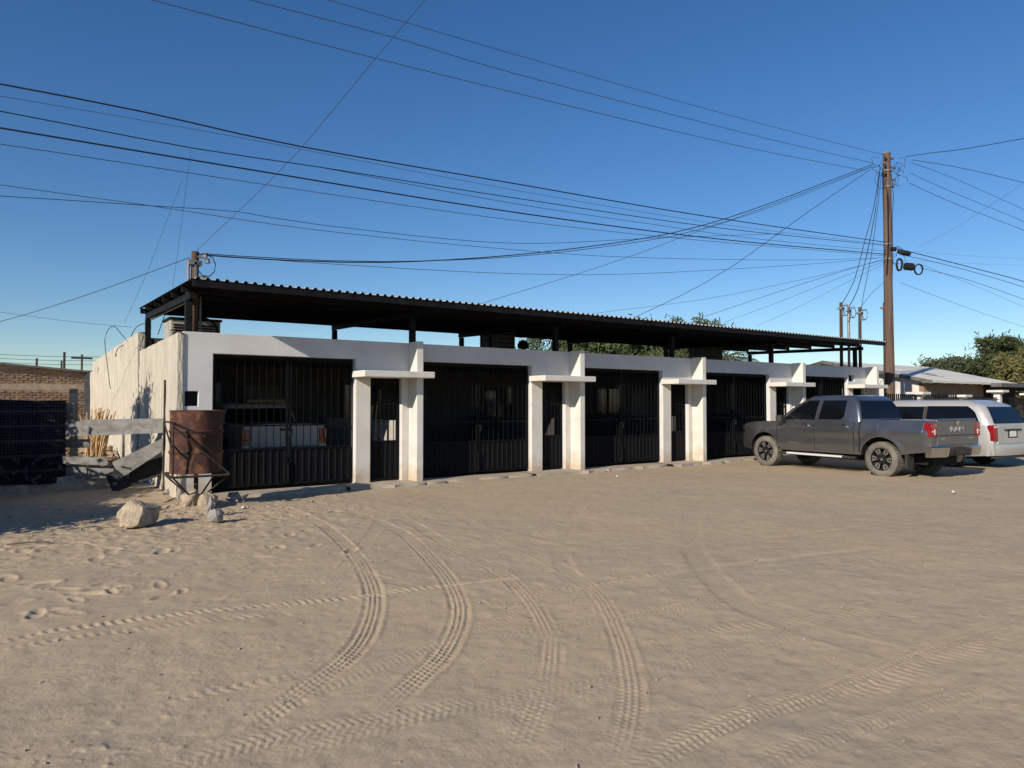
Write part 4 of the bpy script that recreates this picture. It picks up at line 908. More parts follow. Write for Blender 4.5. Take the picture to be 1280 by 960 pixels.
wire('thin wire splitting off below the second thick cable toward the pole', st([(400, 209), (640, 254), (820, 281), (950, 299), (1108, 314)], 13.6), 0.006)
wire('thick bundled cable, third from the top at the left edge', st([(-160, 135), (0, 160), (300, 210), (640, 265), (900, 299), (1108, 318)]), 0.015)
wire('thin grey wire below the third thick cable at the left edge', st([(-160, 160), (0, 180), (190, 209), (400, 241), (640, 275), (860, 299), (1108, 320)], 14.0), 0.007, 'wire_grey')
wire('thin wire in the pair crossing at mid left, starting higher at the left edge', st([(-160, 205), (0, 231), (180, 256), (400, 288), (640, 312), (800, 322), (1000, 325), (1108, 322)], 16), 0.007, 'wire_grey')
wire('thin wire in the pair crossing at mid left, starting lower at the left edge', st([(-160, 238), (0, 245), (200, 258), (300, 265), (400, 281), (640, 304), (830, 297), (980, 292)], 16), 0.007, 'wire_black')
wire('sagging service cable from the left roof mast up to the pole top', [(247, 318, 13.6), (330, 324, 13.55), (480, 328, 13.5), (640, 319, 13.5), (780, 302, 13.5), (870, 284, 13.5), (960, 255, 13.5), (1092, 205, 13.5)], 0.012)
wire('second strand running beside the sagging service cable of the left roof mast', [(252, 317, 13.5), (350, 323, 13.5), (480, 327, 13.4), (640, 321, 13.4), (780, 305, 13.4), (870, 288, 13.4), (960, 258, 13.4), (1090, 208, 13.4)], 0.008)
wire('lowest thin wire from the left roof mast, passing low above the black roof', [(250, 318, 13.7), (430, 331, 14), (640, 342, 14), (800, 342, 14), (1000, 331, 14), (1105, 322, 13.7)], 0.006, 'wire_grey')
wire('dark wire from the pole top slanting steeply down behind the black roof', [(1088, 212, 13.6), (1010, 265, 14.5), (915, 333, 16), (850, 370, 17.5), (790, 398, 19)], 0.010)
wire('twisted thin wire slanting from the pole top down to the roof middle', [(1092, 208, 13.5), (972, 256, 13.7), (876, 288, 14.2), (760, 330, 15.4), (600, 380, 17.2)], 0.007, 'wire_grey')
wire('lowest of the three wires running from the top edge to the pole', st([(60, -34), (190, 0), (470, 73), (640, 115), (826, 160), (960, 190), (1080, 213)]), 0.008, 'wire_grey')
wire('middle of the three wires running from the top edge to the pole', st([(180, -32), (313, 0), (500, 49), (640, 91), (906, 160), (1000, 183), (1092, 204)]), 0.008, 'wire_grey')
wire('highest of the three wires running from the top edge to the pole', st([(290, -30), (410, 0), (640, 67), (850, 127), (972, 160), (1050, 180), (1107, 194)]), 0.007, 'wire_grey')
wire('thin wire rising steeply from the left roof mast to the top edge', [(246, 313, 13.6), (300, 262, 11.8), (372, 190, 10.0), (470, 72, 7.8), (535, -5, 6.6), (600, -90, 5.6)], 0.004, 'wire_grey')
wire('thin wire from the left roof mast down to the left edge', [(237, 322, 13.62), (110, 368, 16.5), (0, 402, 20), (-120, 430, 24)], 0.007, 'wire_grey')
wire('faint low wire from the left edge to the top of the rough wall', [(-120, 372, 26), (0, 390, 24), (90, 402, 22), (165, 409, 20)], 0.005, 'wire_grey')
wire('loose wire arching up and hanging down the rough cream side wall', [(138, 486, 21.7), (134, 455, 22.2), (131, 425, 22.2), (136, 411, 22.0), (143, 408, 21.7), (152, 418, 20.8), (160, 427, 19.8)], 0.009, step=0.2, group='loose wires on the side wall')
wire('loose wire curling over the top of the rough wall by the back post', [(146, 443, 21.3), (144, 446, 21.4), (147, 436, 21.2), (160, 427, 20.2), (168, 412, 18.9), (175, 406, 18.2), (184, 404, 17.6)], 0.009, step=0.2, group='loose wires on the side wall')
wire('loose wire hanging in front of the back roof post at the left', [(190, 425, 16.6), (183, 445, 17.1), (179, 470, 17.45), (178, 490, 17.5)], 0.008, step=0.2, group='loose wires on the side wall')
wire('dashed faint wire hanging straight down from the second cable above the roof corner', [(239, 187, 13.45), (232, 240, 14), (220, 330, 15), (212, 382, 15.6)], 0.003, 'wire_grey')
wire('faint slanting wire from the cables down to the rough wall corner', [(228, 225, 14), (205, 285, 15), (180, 350, 16.5), (155, 404, 18.5)], 0.003, 'wire_grey')
wire('twisted cable rising from the pole top to the right edge', [(1132, 196, 13.4), (1165, 191, 12.6), (1200, 187, 12), (1280, 173, 10.5), (1400, 148, 9)], 0.013)
wire('uppermost cable falling gently from the pole top to the right edge', [(1140, 200, 13.4), (1180, 206, 12.8), (1220, 214, 12.2), (1290, 231, 11.2), (1400, 262, 10)], 0.010)
wire('second wire falling from the pole top to the right edge', [(1138, 203, 13.5), (1190, 222, 13.3), (1280, 262, 13), (1400, 318, 12.8)], 0.008)
wire('third wire falling from the pole top to the right edge', [(1137, 216, 13.5), (1190, 240, 13.3), (1280, 277, 13), (1400, 328, 12.8)], 0.008)
wire('lowest of the wires falling from the pole top to the right edge', [(1137, 229, 13.5), (1190, 253, 13.3), (1280, 288, 13), (1400, 336, 12.8)], 0.009)
wire('thin wire rising from behind the pole to the right edge', [(1148, 309, 22), (1200, 281, 20), (1280, 229, 17), (1330, 195, 15.5)], 0.007, 'wire_grey')
wire('thick black cable leaving the splice case for the right edge', [(1122, 311, 13.4), (1170, 323, 13.2), (1220, 336, 13), (1280, 352, 12.8), (1400, 388, 12.5)], 0.016)
wire('cable just below the thick black cable at the right edge', [(1124, 318, 13.4), (1170, 328, 13.2), (1220, 341, 13), (1280, 359, 12.8), (1400, 398, 12.5)], 0.010)
wire('low cable from under the coils to the right edge', [(1150, 335, 13.4), (1200, 347, 13.2), (1240, 360, 13), (1285, 376, 12.8), (1400, 418, 12.5)], 0.009)
wire('thin wire between the low cable and the lowest wire at right', [(1145, 328, 14.5), (1190, 346, 15), (1235, 364, 15.5), (1285, 386, 16)], 0.006, 'wire_grey')
wire('lowest thin wire sloping from the pole to the right edge', [(1125, 353, 14), (1180, 374, 15), (1230, 392, 16), (1290, 412, 17)], 0.007, 'wire_grey')
wire('upper of two faint level wires far behind the pole at right', [(1120, 312, 30), (1200, 319, 30), (1300, 325, 30)], 0.006, 'wire_grey')
wire('lower of two faint level wires far behind the pole at right', [(1120, 325, 30), (1200, 329, 30), (1300, 332, 30)], 0.006, 'wire_grey')
wire('low fan wire from mid pole, the one reaching farthest left over the roof', [(1105, 325, 13.6), (1000, 350, 15), (880, 374, 17), (740, 392, 20)], 0.006, 'wire_grey')
wire('low fan wire from mid pole, second farthest left over the roof', [(1105, 324, 13.6), (1040, 343, 14.5), (960, 369, 16), (880, 396, 18)], 0.008, 'wire_grey')
wire('low fan wire from mid pole, third from the left over the roof', [(1105, 327, 13.6), (1045, 349, 14.5), (975, 377, 16), (905, 403, 18)], 0.006, 'wire_grey')
wire('low fan wire from mid pole, fourth from the left over the roof', [(1105, 330, 13.6), (1060, 352, 14.5), (1000, 383, 16), (945, 408, 18)], 0.005, 'wire_grey')
wire('short low wire from mid pole down to the right service masts', [(1106, 352, 13.6), (1090, 366, 13.6), (1076, 384, 13.6)], 0.007)
wire('drop cable from the pole top to the leftmost right service mast', [(1099, 215, 13.55), (1092, 260, 13.5), (1080, 305, 13.5), (1068, 350, 13.55), (1053, 379, 13.6)], 0.012)
wire('drop cable from the pole top to the middle right service mast', [(1100, 212, 13.55), (1094, 265, 13.5), (1083, 320, 13.5), (1072, 362, 13.55), (1062, 382, 13.6)], 0.014)
wire('drop cable from the pole top to the shortest right service mast', [(1102, 216, 13.55), (1097, 260, 13.5), (1089, 320, 13.5), (1079, 370, 13.55), (1077, 388, 13.6)], 0.010)
wire('straight drop cable beside the pole down to the dark wooden post', [(1103, 210, 13.6), (1104, 260, 13.7), (1106, 330, 13.9), (1106.5, 380, 14.1)], 0.012)

# ================================================================== ROOF TOP EQUIPMENT (stands on the flat roof behind the parapet)
def cooler(label, x, y, z, sx, sy, sz, m='cooler_grey', round_grille=False):
    t = thing('rooftop_cooler', label, 'cooler', (x, y, z), 0, 'coolers on the flat roof')
    MB().box(-sx / 2, sx / 2, -sy / 2, sy / 2, 0.12, sz).build('cabinet', m, t, bevel=0.02)
    MB().box(-sx / 2 - 0.03, sx / 2 + 0.03, -sy / 2 - 0.03, sy / 2 + 0.03, sz + 0.002, sz + 0.045).build('lid', 'black_steel', t)
    for k in range(6):
        zz = 0.2 + (sz - 0.32) * k / 5; MB().box(-sx / 2 + 0.05, sx / 2 - 0.05, -sy / 2 - 0.015, -sy / 2 - 0.003, zz, zz + 0.03).build('louvre', 'black_steel', t)
    if round_grille: MB().lathe([(0.30, -0.02), (0.33, -0.03), (0.33, 0.02), (0.30, 0.02)], 28, 'Y', (0.1, -sy / 2 - 0.02, 0.35)).build('fan_ring', 'black_steel', t, smooth=40)
    for a in (-1, 1):
        for b in (-1, 1): MB().box(a * (sx / 2 - 0.04) - 0.025, a * (sx / 2 - 0.04) + 0.025, b * (sy / 2 - 0.04) - 0.025, b * (sy / 2 - 0.04) + 0.025, 0, 0.118).build('leg', 'black_steel', t)
cooler('pale rooftop cooler with round fan behind the left front post of the black roof', 3.0, 16.0, 2.74, 0.95, 0.8, 0.60, 'cooler_pale', True)
cooler('dark rooftop cooler partly hidden behind the white parapet left of centre', 11.1, 16.6, 2.74, 0.62, 0.8, 0.92)
cooler('dark rooftop box in front of the palm, right of centre under the roof', 19.9, 16.6, 2.74, 0.85, 0.8, 0.86)
t = thing('ladder_frame', 'small dark ladder frame beside the rooftop cooler left of centre', 'ladder', (10.47, 16.5, 2.74))
for dx in (0, 0.30): MB().box(dx - 0.02, dx + 0.02, -0.02, 0.02, 0, 1.0).build('rail', 'black_steel', t)
for k in range(4): MB().box(0.022, 0.278, -0.015, 0.015, 0.2 + 0.22 * k, 0.23 + 0.22 * k).build('rung', 'black_steel', t)
t = thing('vent_pipe', 'small round capped vent on the flat roof beside the dark cooler', 'vent', (11.9, 16.5, 2.74))
MB().tube([(0, 0, 0), (0, 0, 0.62)], 0.05, 8).build('pipe', 'metal_grey', t); MB().lathe([(0, 0.72), (0.12, 0.68), (0.17, 0.58), (0.16, 0.48), (0.05, 0.46)], 14).build('cowl', 'black_steel', t, smooth=50)

# ================================================================== LEFT YARD: carpet fence, planks, drum, rocks
def plank(name, c4, th, m, parent=None):    # four surveyed corners (px, py, Y), thickness backwards
    P = [Vector(on_y(*q)) for q in c4]; n = (P[1] - P[0]).cross(P[3] - P[0]).normalized()
    if n.y < 0: n = -n
    mb = MB(); Q = [p + n * th for p in P]; mb.quad(*P); mb.quad(*reversed(Q))
    for k in range(4): mb.quad(P[k], Q[k], Q[(k + 1) % 4], P[(k + 1) % 4])
    return mb.build(name, m, parent, bevel=0.004)
fence = thing('plank_fence', 'makeshift fence of weathered grey planks between the carpet and the rough wall', 'fence', (0, 0, 0))
plank('plank', [(80, 525, 15.80), (207, 523, 14.66), (207, 541, 14.66), (80, 546, 15.80)], 0.03, 'grey_wood', fence)
plank('plank', [(78, 549, 16.05), (112, 549, 15.75), (112, 559.5, 15.75), (78, 559.5, 16.05)], 0.03, 'grey_wood', fence)
plank('plank', [(78, 570, 15.75), (135, 572.5, 15.35), (134, 582, 15.35), (78, 579.5, 15.75)], 0.03, 'grey_wood', fence)
plank('plank', [(78, 580.5, 15.90), (108, 582, 15.65), (109, 598, 15.65), (78, 599, 15.90)], 0.03, 'grey_wood', fence)
plank('plank', [(110, 582.5, 15.66), (142, 584, 15.42), (142, 597, 15.42), (111, 598, 15.66)], 0.03, 'grey_wood', fence)
plank('post', [(87, 486, 16.12), (97.5, 486, 16.12), (97.5, 606, 16.12), (87, 606, 16.12)], 0.09, 'grey_wood', fence)
plank('post', [(81, 503, 16.0), (92, 503, 15.95), (92, 526, 15.95), (81, 526, 16.0)], 0.05, 'grey_wood', fence)
for px, yt in ((206.3, 475), (209.3, 477)):
    a, b = on_y(px, yt, 14.55), on_ground(px - 1, 612); mb = MB(); mb.tube([(a[0], 14.55, 0.0), (a[0], 14.55, a[2])], 0.022, 6); mb.build('steel_rod', 'rust_dark', fence)
mb = MB(); ns = 24; P0 = []; P1 = []
for k in range(ns + 1):
    x = -3.2 + 4.85 * k / ns; y = 16.0 - 0.28 * k / ns; P0.append((x, y, 0.27 + 0.02 * math.sin(k * 1.3))); P1.append((x, y + 0.22, 0.26))
mb.grid([[(x, y - 0.02, -0.1) for x, y, z in P0], P0, P1, [(x, y, -0.1) for x, y, z in P1]])
tag(mb.build('low_curb', 'stone_grey', None, smooth=30), 'low grey concrete curb under the hanging carpet and planks', 'curb')
tag(plank('leaning_plank', [(140, 578, 15.0), (203, 548, 14.50), (206, 562, 14.50), (151, 598, 14.95)], 0.035, 'grey_wood'), 'single grey plank leaning diagonally in the gap beside the rusty drum', 'plank')
tag(plank('black_panel', [(131, 593, 15.25), (206, 562, 14.85), (206, 592, 14.85), (141, 616, 15.1)], 0.03, 'tar_black'), 'torn black panel lying behind the diagonal plank', 'panel')
# carpet
def carpet_material():
    m = bpy.data.materials.new('carpet'); m.use_nodes = True; t = m.node_tree; N = t.nodes; L = t.links; b = N['Principled BSDF']; b.inputs['Roughness'].default_value = 1.0; b.inputs['Specular IOR Level'].default_value = 0.05
    tc = N.new('ShaderNodeTexCoord')
    sp = N.new('ShaderNodeSeparateXYZ'); L.new(tc.outputs['Object'], sp.inputs[0])
    def wave(scale, direction, dist=1.0, prof='SIN'):
        wv = N.new('ShaderNodeTexWave'); wv.inputs['Scale'].default_value = scale; wv.bands_direction = direction; wv.inputs['Distortion'].default_value = dist; wv.inputs['Detail'].default_value = 3; L.new(tc.outputs['Object'], wv.inputs['Vector']); return wv.outputs['Fac']
    def math_(op, a, b_=None):
        q = N.new('ShaderNodeMath'); q.operation = op
        for i, v in enumerate((a, b_)):
            if v is None: continue
            if isinstance(v, (int, float)): q.inputs[i].default_value = v
            else: L.new(v, q.inputs[i])
        return q.outputs[0]
    dots = math_('MULTIPLY', wave(6.0, 'X', 2.5), wave(6.0, 'Z', 2.5))
    nz = N.new('ShaderNodeTexNoise'); nz.inputs['Scale'].default_value = 9; nz.inputs['Detail'].default_value = 8; L.new(tc.outputs['Object'], nz.inputs['Vector'])
    up = N.new('ShaderNodeMapRange'); up.inputs['From Min'].default_value = 0.62; up.inputs['From Max'].default_value = 0.78; L.new(sp.outputs['Z'], up.inputs['Value'])
    pat = math_('ADD', math_('MULTIPLY', dots, up.outputs[0]), math_('MULTIPLY', math_('GREATER_THAN', nz.outputs[0], 0.60), math_('SUBTRACT', 1.0, up.outputs[0])))
    band = math_('MULTIPLY', math_('GREATER_THAN', wave(1.15, 'Z', 0.1), 0.93), 0.8)
    pat = math_('ADD', pat, band)
    sl = N.new('ShaderNodeMapRange'); sl.inputs['To Max'].default_value = 0.75; L.new(math_('MULTIPLY', pat, math_('MULTIPLY', nz.outputs[0], 1.3)), sl.inputs['Value'])
    mx = N.new('ShaderNodeMix'); mx.data_type = 'RGBA'; mx.inputs['A'].default_value = (0.009, 0.010, 0.016, 1); mx.inputs['B'].default_value = (0.060, 0.062, 0.072, 1)
    L.new(sl.outputs[0], mx.inputs['Factor']); L.new(mx.outputs['Result'], b.inputs['Base Color']); MATS['carpet'] = m
carpet_material()
P = []
for i in range(60):
    x = -2.6 + 3.385 * i / 59; row = []
    for j in range(24):
        z = 0.17 + 1.54 * j / 23 + 0.015 * math.sin(i * 0.21); y = 15.76 - 0.03 * math.sin(i * 0.5 + 0.4 * math.sin(j * 0.3)) * (1 - j / 30) - 0.012 * math.sin(i * 1.3 + j * 0.2)
        row.append((x, y, z))
    P.append(row)
mb = MB(); mb.grid(P); mb.grid([[(x, y + 0.018, z) for x, y, z in r] for r in reversed(P)])
mb.grid([[r[-1] for r in P], [(r[-1][0], r[-1][1] + 0.018, r[-1][2]) for r in P]]); mb.grid([P[-1], [(x, y + 0.018, z) for x, y, z in P[-1]]]); mb.grid([[r[0] for r in P], [(r[0][0], r[0][1] + 0.018, r[0][2]) for r in P]])
tag(mb.build('carpet', 'carpet', None, smooth=60), 'dark navy patterned carpet hung as a fence at the left edge', 'carpet')

# drum on its stand
DX, DY = 2.34, 12.02
dr = thing('rusty_drum', 'dented rusty steel drum held in a metal stand at the left corner', 'drum', (DX, DY, 0.57))
prof = []; Hh = 0.97
for k in range(61):
    z = Hh * k / 60; r = 0.382
    for hz in (Hh / 3, 2 * Hh / 3): r += 0.02 * math.exp(-((z - hz) / 0.02) ** 2)
    if k < 2 or k > 58: r += 0.008
    prof.append((r, z))
mb = MB(); mb.lathe([(0.001, 0.02)] + prof + [(0.372, Hh), (0.368, Hh - 0.05), (0.001, Hh - 0.06)], 48)
me = mb.mesh('drum_shell', 'rust', smooth=50)
for v in me.vertices:                      # dents
    a = math.atan2(v.co.y, v.co.x); d = 0
    for da, dz, s_, dep in ((-1.9, 0.34, 0.35, 0.045), (-1.2, 0.5, 0.30, 0.04), (-2.3, 0.7, 0.3, 0.02), (-0.9, 0.2, 0.25, 0.03), (-1.6, 0.15, 0.2, 0.025)):
        d += dep * math.exp(-(((a - da) / s_) ** 2 + ((v.co.z - dz) / 0.16) ** 2))
    rr_ = math.hypot(v.co.x, v.co.y)
    if rr_ > 0.3: v.co.x *= (rr_ - d) / rr_; v.co.y *= (rr_ - d) / rr_
link('shell', me, dr)
st_ = thing('drum_stand', 'thin dark steel stand of angle bars carrying the rusty drum', 'stand', (DX, DY, 0))
s_ = 0.405
def bar3(p, q, r, nm='bar'): MB().tube([p, q], r, 6).build(nm, 'rust_dark', st_)
for a, b in (((-s_, -s_), (s_, -s_)), ((s_, -s_), (s_, s_)), ((s_, s_), (-s_, s_)), ((-s_, s_), (-s_, -s_))):
    bar3((*a, 0.54), (*b, 0.54), 0.020, 'base_bar')
for a in ((-s_, -s_), (-s_, s_), (s_, s_)): bar3((*a, 0.54), (*a, 1.36), 0.016, 'upright')
bar3((-s_, -s_, 1.36), (-s_, s_, 1.36), 0.016, 'top_bar'); bar3((-s_, -s_, 1.36), (s_ * 0.1, -s_, 1.14), 0.016, 'top_bar'); bar3((-s_, -s_, 1.30), (s_, -s_, 0.56), 0.016, 'brace'); bar3((-s_, s_, 1.36), (-s_, -s_, 0.9), 0.013, 'brace')
bar3((0, 0, 0.0), (0, 0, 0.56), 0.035, 'foot_post')
for a in ((-s_, -s_), (s_, -s_), (s_, s_), (-s_, s_)): bar3((*a, 0.54), (0, 0, 0.10), 0.014, 'strut')

def rock(label, px, py, wx, wz, m, seed, wy=None, tilt=0.0, Y=None):
    rg = random.Random(seed); p = on_ground(px, py)
    bm = bmesh.new()
    for _ in range(26):
        d = Vector((rg.gauss(0, 1), rg.gauss(0, 1), rg.gauss(0, 1))).normalized() * rg.uniform(0.78, 1.12); bm.verts.new(d)
    hull = bmesh.ops.convex_hull(bm, input=bm.verts)
    bmesh.ops.delete(bm, geom=[g for g in hull['geom_interior'] if isinstance(g, bmesh.types.BMVert)], context='VERTS')
    bmesh.ops.bevel(bm, geom=list(bm.edges), offset=0.05, segments=1, affect='EDGES'); bmesh.ops.triangulate(bm, faces=bm.faces)
    bmesh.ops.subdivide_edges(bm, edges=[e for e in bm.edges if e.calc_length() > 0.12], cuts=3, use_grid_fill=True); bmesh.ops.triangulate(bm, faces=bm.faces)
    V = np.array([v.co[:] for v in bm.verts]); f = 0.22 * fbm(V[:, 0] * 2.6 + seed, V[:, 1] * 2.2 + V[:, 2] * 2.1, seed, 4) + 0.06 * fbm(V[:, 0] * 7 + V[:, 2] * 5, V[:, 1] * 7 - V[:, 2] * 4, seed + 3, 3)
    for v, d in zip(bm.verts, f): v.co = v.co * (1 + float(d))
    zmin = -0.55
    for v in bm.verts:
        v.co.x *= wx / 1.7; v.co.y *= (wy or wx * 0.8) / 1.7; v.co.z = (max(v.co.z, zmin) - zmin) * wz / 1.45
        v.co.z -= 0.03 * wz
    for fc in bm.faces: fc.smooth = True
    for e in bm.edges:
        if e.calc_face_angle(0) > R(17): e.smooth = False
    me = bpy.data.meshes.new('rock'); bm.to_mesh(me); bm.free(); me.materials.append(MATS[m])
    o = link('rock', me, None, (p[0], p[1] + (wy or wx * 0.8) * 0.35, 0.02)); o.rotation_euler = (0, tilt, R(35 - 90 + rg.uniform(-25, 25)) + R(90)); return tag(o, label, 'rock', 'loose rocks by the drum')
rock('largest pale rock lying alone on the sand left of the drum', 175, 659, 0.54, 0.34, 'stone_tan', 3)
rock('upright tan rock at the foot of the drum stand, on the left', 239, 638, 0.29, 0.34, 'stone_tan', 12, tilt=0.3)
rock('tan rock leaning right at the foot of the drum stand', 263, 638, 0.29, 0.33, 'stone_tan', 25, tilt=-0.35)
rock('small grey jagged rock in front of the drum stand', 272, 654, 0.24, 0.17, 'stone_grey', 31)
rock('small grey upright stone beside the jagged rock', 264, 646, 0.14, 0.26, 'stone_grey', 33)
rock('flat grey stone against the concrete strip right of the drum', 294, 629, 0.26, 0.17, 'stone_grey', 40)
rock('small flat grey stone behind the drum stand near the wall corner', 215, 619, 0.30, 0.10, 'stone_grey', 47)
# scattered pebbles: uncountable
rg = random.Random(77); mb = MB()
oct_ = [(1, 0, 0), (-1, 0, 0), (0, 1, 0), (0, -1, 0), (0, 0, 1), (0, 0, -1)]; of_ = [(0, 2, 4), (2, 1, 4), (1, 3, 4), (3, 0, 4), (2, 0, 5), (1, 2, 5), (3, 1, 5), (0, 3, 5)]
for k in range(900):
    if k < 420: x, y = rg.gauss(2.2, 1.3), rg.gauss(11.7, 0.8); s0 = rg.uniform(0.006, 0.028)
    elif k < 560: x, y = rg.uniform(3, 24), rg.gauss(12.55, 0.15); s0 = rg.uniform(0.006, 0.025)
    else: r_ = rg.uniform(3.0, 15); a_ = R(YAW) + rg.uniform(-0.7, 0.7); x, y = r_ * math.cos(a_), r_ * math.sin(a_); s0 = rg.uniform(0.004, 0.014)
    if y > 12.75 and x > 2.5: continue
    b = len(mb.v); a_ = rg.uniform(0, 6.28)
    sx, sy, sz = s0 * rg.uniform(0.7, 1.5), s0 * rg.uniform(0.7, 1.3), s0 * rg.uniform(0.5, 0.9)
    zz = float(0.035 * fbm(np.array([x * 0.45]), np.array([y * 0.45]), 3, 3)[0]) + 0.006 + (0.08 * math.exp(-(((x - 2.4) / 0.9) ** 2 + ((y - 12.1) / 0.5) ** 2)))
    for vx, vy, vz in oct_:
        vx, vy = vx * sx * rg.uniform(.8, 1.2), vy * sy * rg.uniform(.8, 1.2); mb.v.append((x + vx * math.cos(a_) - vy * math.sin(a_), y + vx * math.sin(a_) + vy * math.cos(a_), zz + vz * sz))
    for f_ in of_: mb.f.append(tuple(b + i for i in f_)); mb.mi.append(0)
o = mb.build('gravel', 'pebble', None); o['kind'] = 'stuff'; o['label'] = 'scattered pebbles and grit lying on the sand'; o['category'] = 'gravel'

# rubble and reeds behind the fence
t = thing('reed_bundle', 'bundle of dry brown reeds leaning against the rough wall behind the planks', 'reeds', (1.62, 20.2, 0.2)); rg = random.Random(4)
for k in range(60):
    x, y = rg.gauss(0, 0.10), rg.gauss(0, 0.12); L_ = rg.uniform(0.7, 1.25); fx = rg.gauss(0.06, 0.16)
    MB().tube([(x, y, 0.1), (x + fx * 0.4, y, L_ * 0.6), (x + fx, y + rg.uniform(-0.1, 0.1), L_ + 0.1)], rg.uniform(0.008, 0.02), 4).build('reed', 'reed', t)
mb = MB(); rg = random.Random(14)
for k in range(260):
    x, y = rg.uniform(-0.6, 2.1), rg.uniform(16.6, 22); s0 = rg.uniform(0.03, 0.11); c = Vector((x, y, 0.04 + max(0, (y - 16.4)) * 0.07 + rg.uniform(0, 0.04)))
    a = Vector((rg.gauss(0, 1), rg.gauss(0, 1), rg.gauss(0, 0.4))).normalized(); b_ = a.cross(Vector((0, 0, 1))).normalized(); c_ = a.cross(b_); mb.obox(c, a * s0 * rg.uniform(0.8, 2), b_ * s0 * 0.6, c_ * s0 * 0.35)
o = mb.build('rubble', 'adobe', None); o['kind'] = 'stuff'; o['label'] = 'heap of broken brick rubble behind the plank fence'; o['category'] = 'rubble'
mb = MB(); P = []
for i in range(16):
    P.append([(-2.5 + 4.7 * i / 15, 16.4 + 6 * j / 15, -0.05 + max(0, 6 * j / 15) * 0.075 + 0.05 * math.sin(i * 1.7 + j * 2.1)) for j in range(16)])
mb.grid(P); structure(mb.build('earth_bank', 'sand', None, smooth=60))

# brick house behind the yard
bh = thing('brick_house', 'low brown brick house behind the plank fence at the left', 'house', (-3, 31, 0))
MB().box(-6, 5.1, 0.0, 5.0, 0, 2.77).build('wall', 'mortar', bh)
bm_ = [MB().box(-0.118, 0.118, -0.03, 0.03, 0, 0.068).mesh('brick', 'brick'), MB().obox((0, 0, 0.034), (0.115, 0, 0.004), (0, 0.032, 0), (0, 0, 0.032)).mesh('brick', 'brick'), MB().obox((0, 0, 0.034), (0.11, 0.006, -0.005), (0, 0.028, 0), (0, 0, 0.033)).mesh('brick', 'adobe')]
rg = random.Random(2); cnt = 0
for row in range(24):
    z = 0.80 + row * 0.088
    if 2.13 < z + 0.04 < 2.42: continue
    for k in range(15):
        x = 2.05 + k * 0.258 + (0.129 if row % 2 else 0) - 0.25
        if x > 5.12: continue
        cnt += 1
        if cnt > 298: break
        o = link('brick', rg.choice(bm_), bh, (x, -0.008 + rg.uniform(-0.012, 0.008), z + rg.uniform(-0.014, 0.014))); o.scale = (rg.uniform(0.72, 1.0), 1, rg.uniform(0.75, 1.05)); o.rotation_euler = (0, rg.gauss(0, 0.03), rg.gauss(0, 0.04))
MB().box(-6, 5.095, -0.012, 0.0, 2.13, 2.42).build('ring_beam', 'mortar', bh)
mb = MB(); mb.prism([(-6.3, 3.72), (5.25, 2.79), (5.25, 2.86), (-6.3, 3.82)], -0.25, 5.2); mb.build('roof', 'roof_fascia', bh)
mb = MB(); mb.prism([(-6, 2.771), (5.1, 2.771), (5.1, 2.79), (-6, 3.68)], -0.005, 0.2); mb.build('gable', 'mortar', bh)
for k, (lab, px, yt, Y, r) in enumerate((('tallest thin pole far behind the brick house', 80.5, 440, 45, 0.06), ('far thin pole with a crossbar right of the tallest one behind the brick house', 102.5, 443, 45, 0.05), ('short stub pole far left behind the brick house', 46, 448, 50, 0.06), ('short far pole just left of the tallest one behind the brick house', 77, 451, 48, 0.05))):
    p = on_y(px, yt, Y); t = thing('utility_pole', lab, 'utility pole', (p[0], Y, 0), 0, 'far poles at left'); MB().tube([(0, 0, 0), (0, 0, p[2])], r, 7).build('shaft', 'dark_wood_post', t)
    if k == 1: MB().box(-0.5, 0.5, -0.05, 0.05, p[2] - 0.25, p[2] - 0.15).build('crossbar', 'dark_wood_post', t)
for k, (lab, a, b, dz) in enumerate((('uppermost far wire above the brick house', 443, 446, 0), ('middle far wire above the brick house', 448, 451, 0), ('lowest far wire above the brick house', 453, 456, 0))):
    wire(lab, [(-60, a - 2, 46), (0, a, 46), (60, a + 2.5, 46), (115, b, 46), (150, b + 1, 46)], 0.012, 'wire_grey', 2.0, 'far wires at left')
mb = MB(); mb.box(-9, 6.5, 0, 4, 0, 3.28); tag(mb.build('far_house', 'roof_fascia', None, loc=(0, 41, 0)), 'dark flat roofed house far behind the brick house', 'house')

# ================================================================== RIGHT NEIGHBOUR
nh = thing('neighbour_house', 'white neighbouring house with a pale sloping roof and brown adobe front', 'house', (31.5, 14.5, 0))
RA = [(-0.35, -0.3, 2.60), (8.4, -0.3, 2.60), (9.9, 4.6, 3.66), (-0.35, 4.6, 3.66)]
mb = MB(); mb.quad(*RA); mb.quad(*[(x, y, z - 0.09) for x, y, z in reversed(RA)])
for k in range(4): mb.quad(RA[k], RA[(k + 1) % 4], *[(x, y, z - 0.09) for x, y, z in (RA[(k + 1) % 4], RA[k])])
ro = mb.build('roof', 'roof_pale', nh)
RB = [(-0.35, 4.603, 3.655), (9.9, 4.603, 3.655), (9.9, 9.5, 2.6), (-0.35, 9.5, 2.6)]
mb = MB(); mb.quad(*RB); mb.quad(*[(x, y, z - 0.09) for x, y, z in reversed(RB)]); mb.build('roof', 'roof_pale', nh)
mb = MB(); mb.obox((-0.37, 2.15, 3.07), (0.02, 0, 0), (0, 2.45, 0.53), (0, 0, 0.07)); mb.build('barge_board', 'roof_fascia', ro)
mb = MB(); b0 = [(0.0, 0.4, 0), (0.0, 9.1, 0), (0.0, 9.1, 2.58), (0.0, 4.6, 3.55), (0.0, 0.4, 2.64)]; mb.quad(*b0); mb.quad(*[(x + 0.2, y, z) for x, y, z in reversed(b0)])
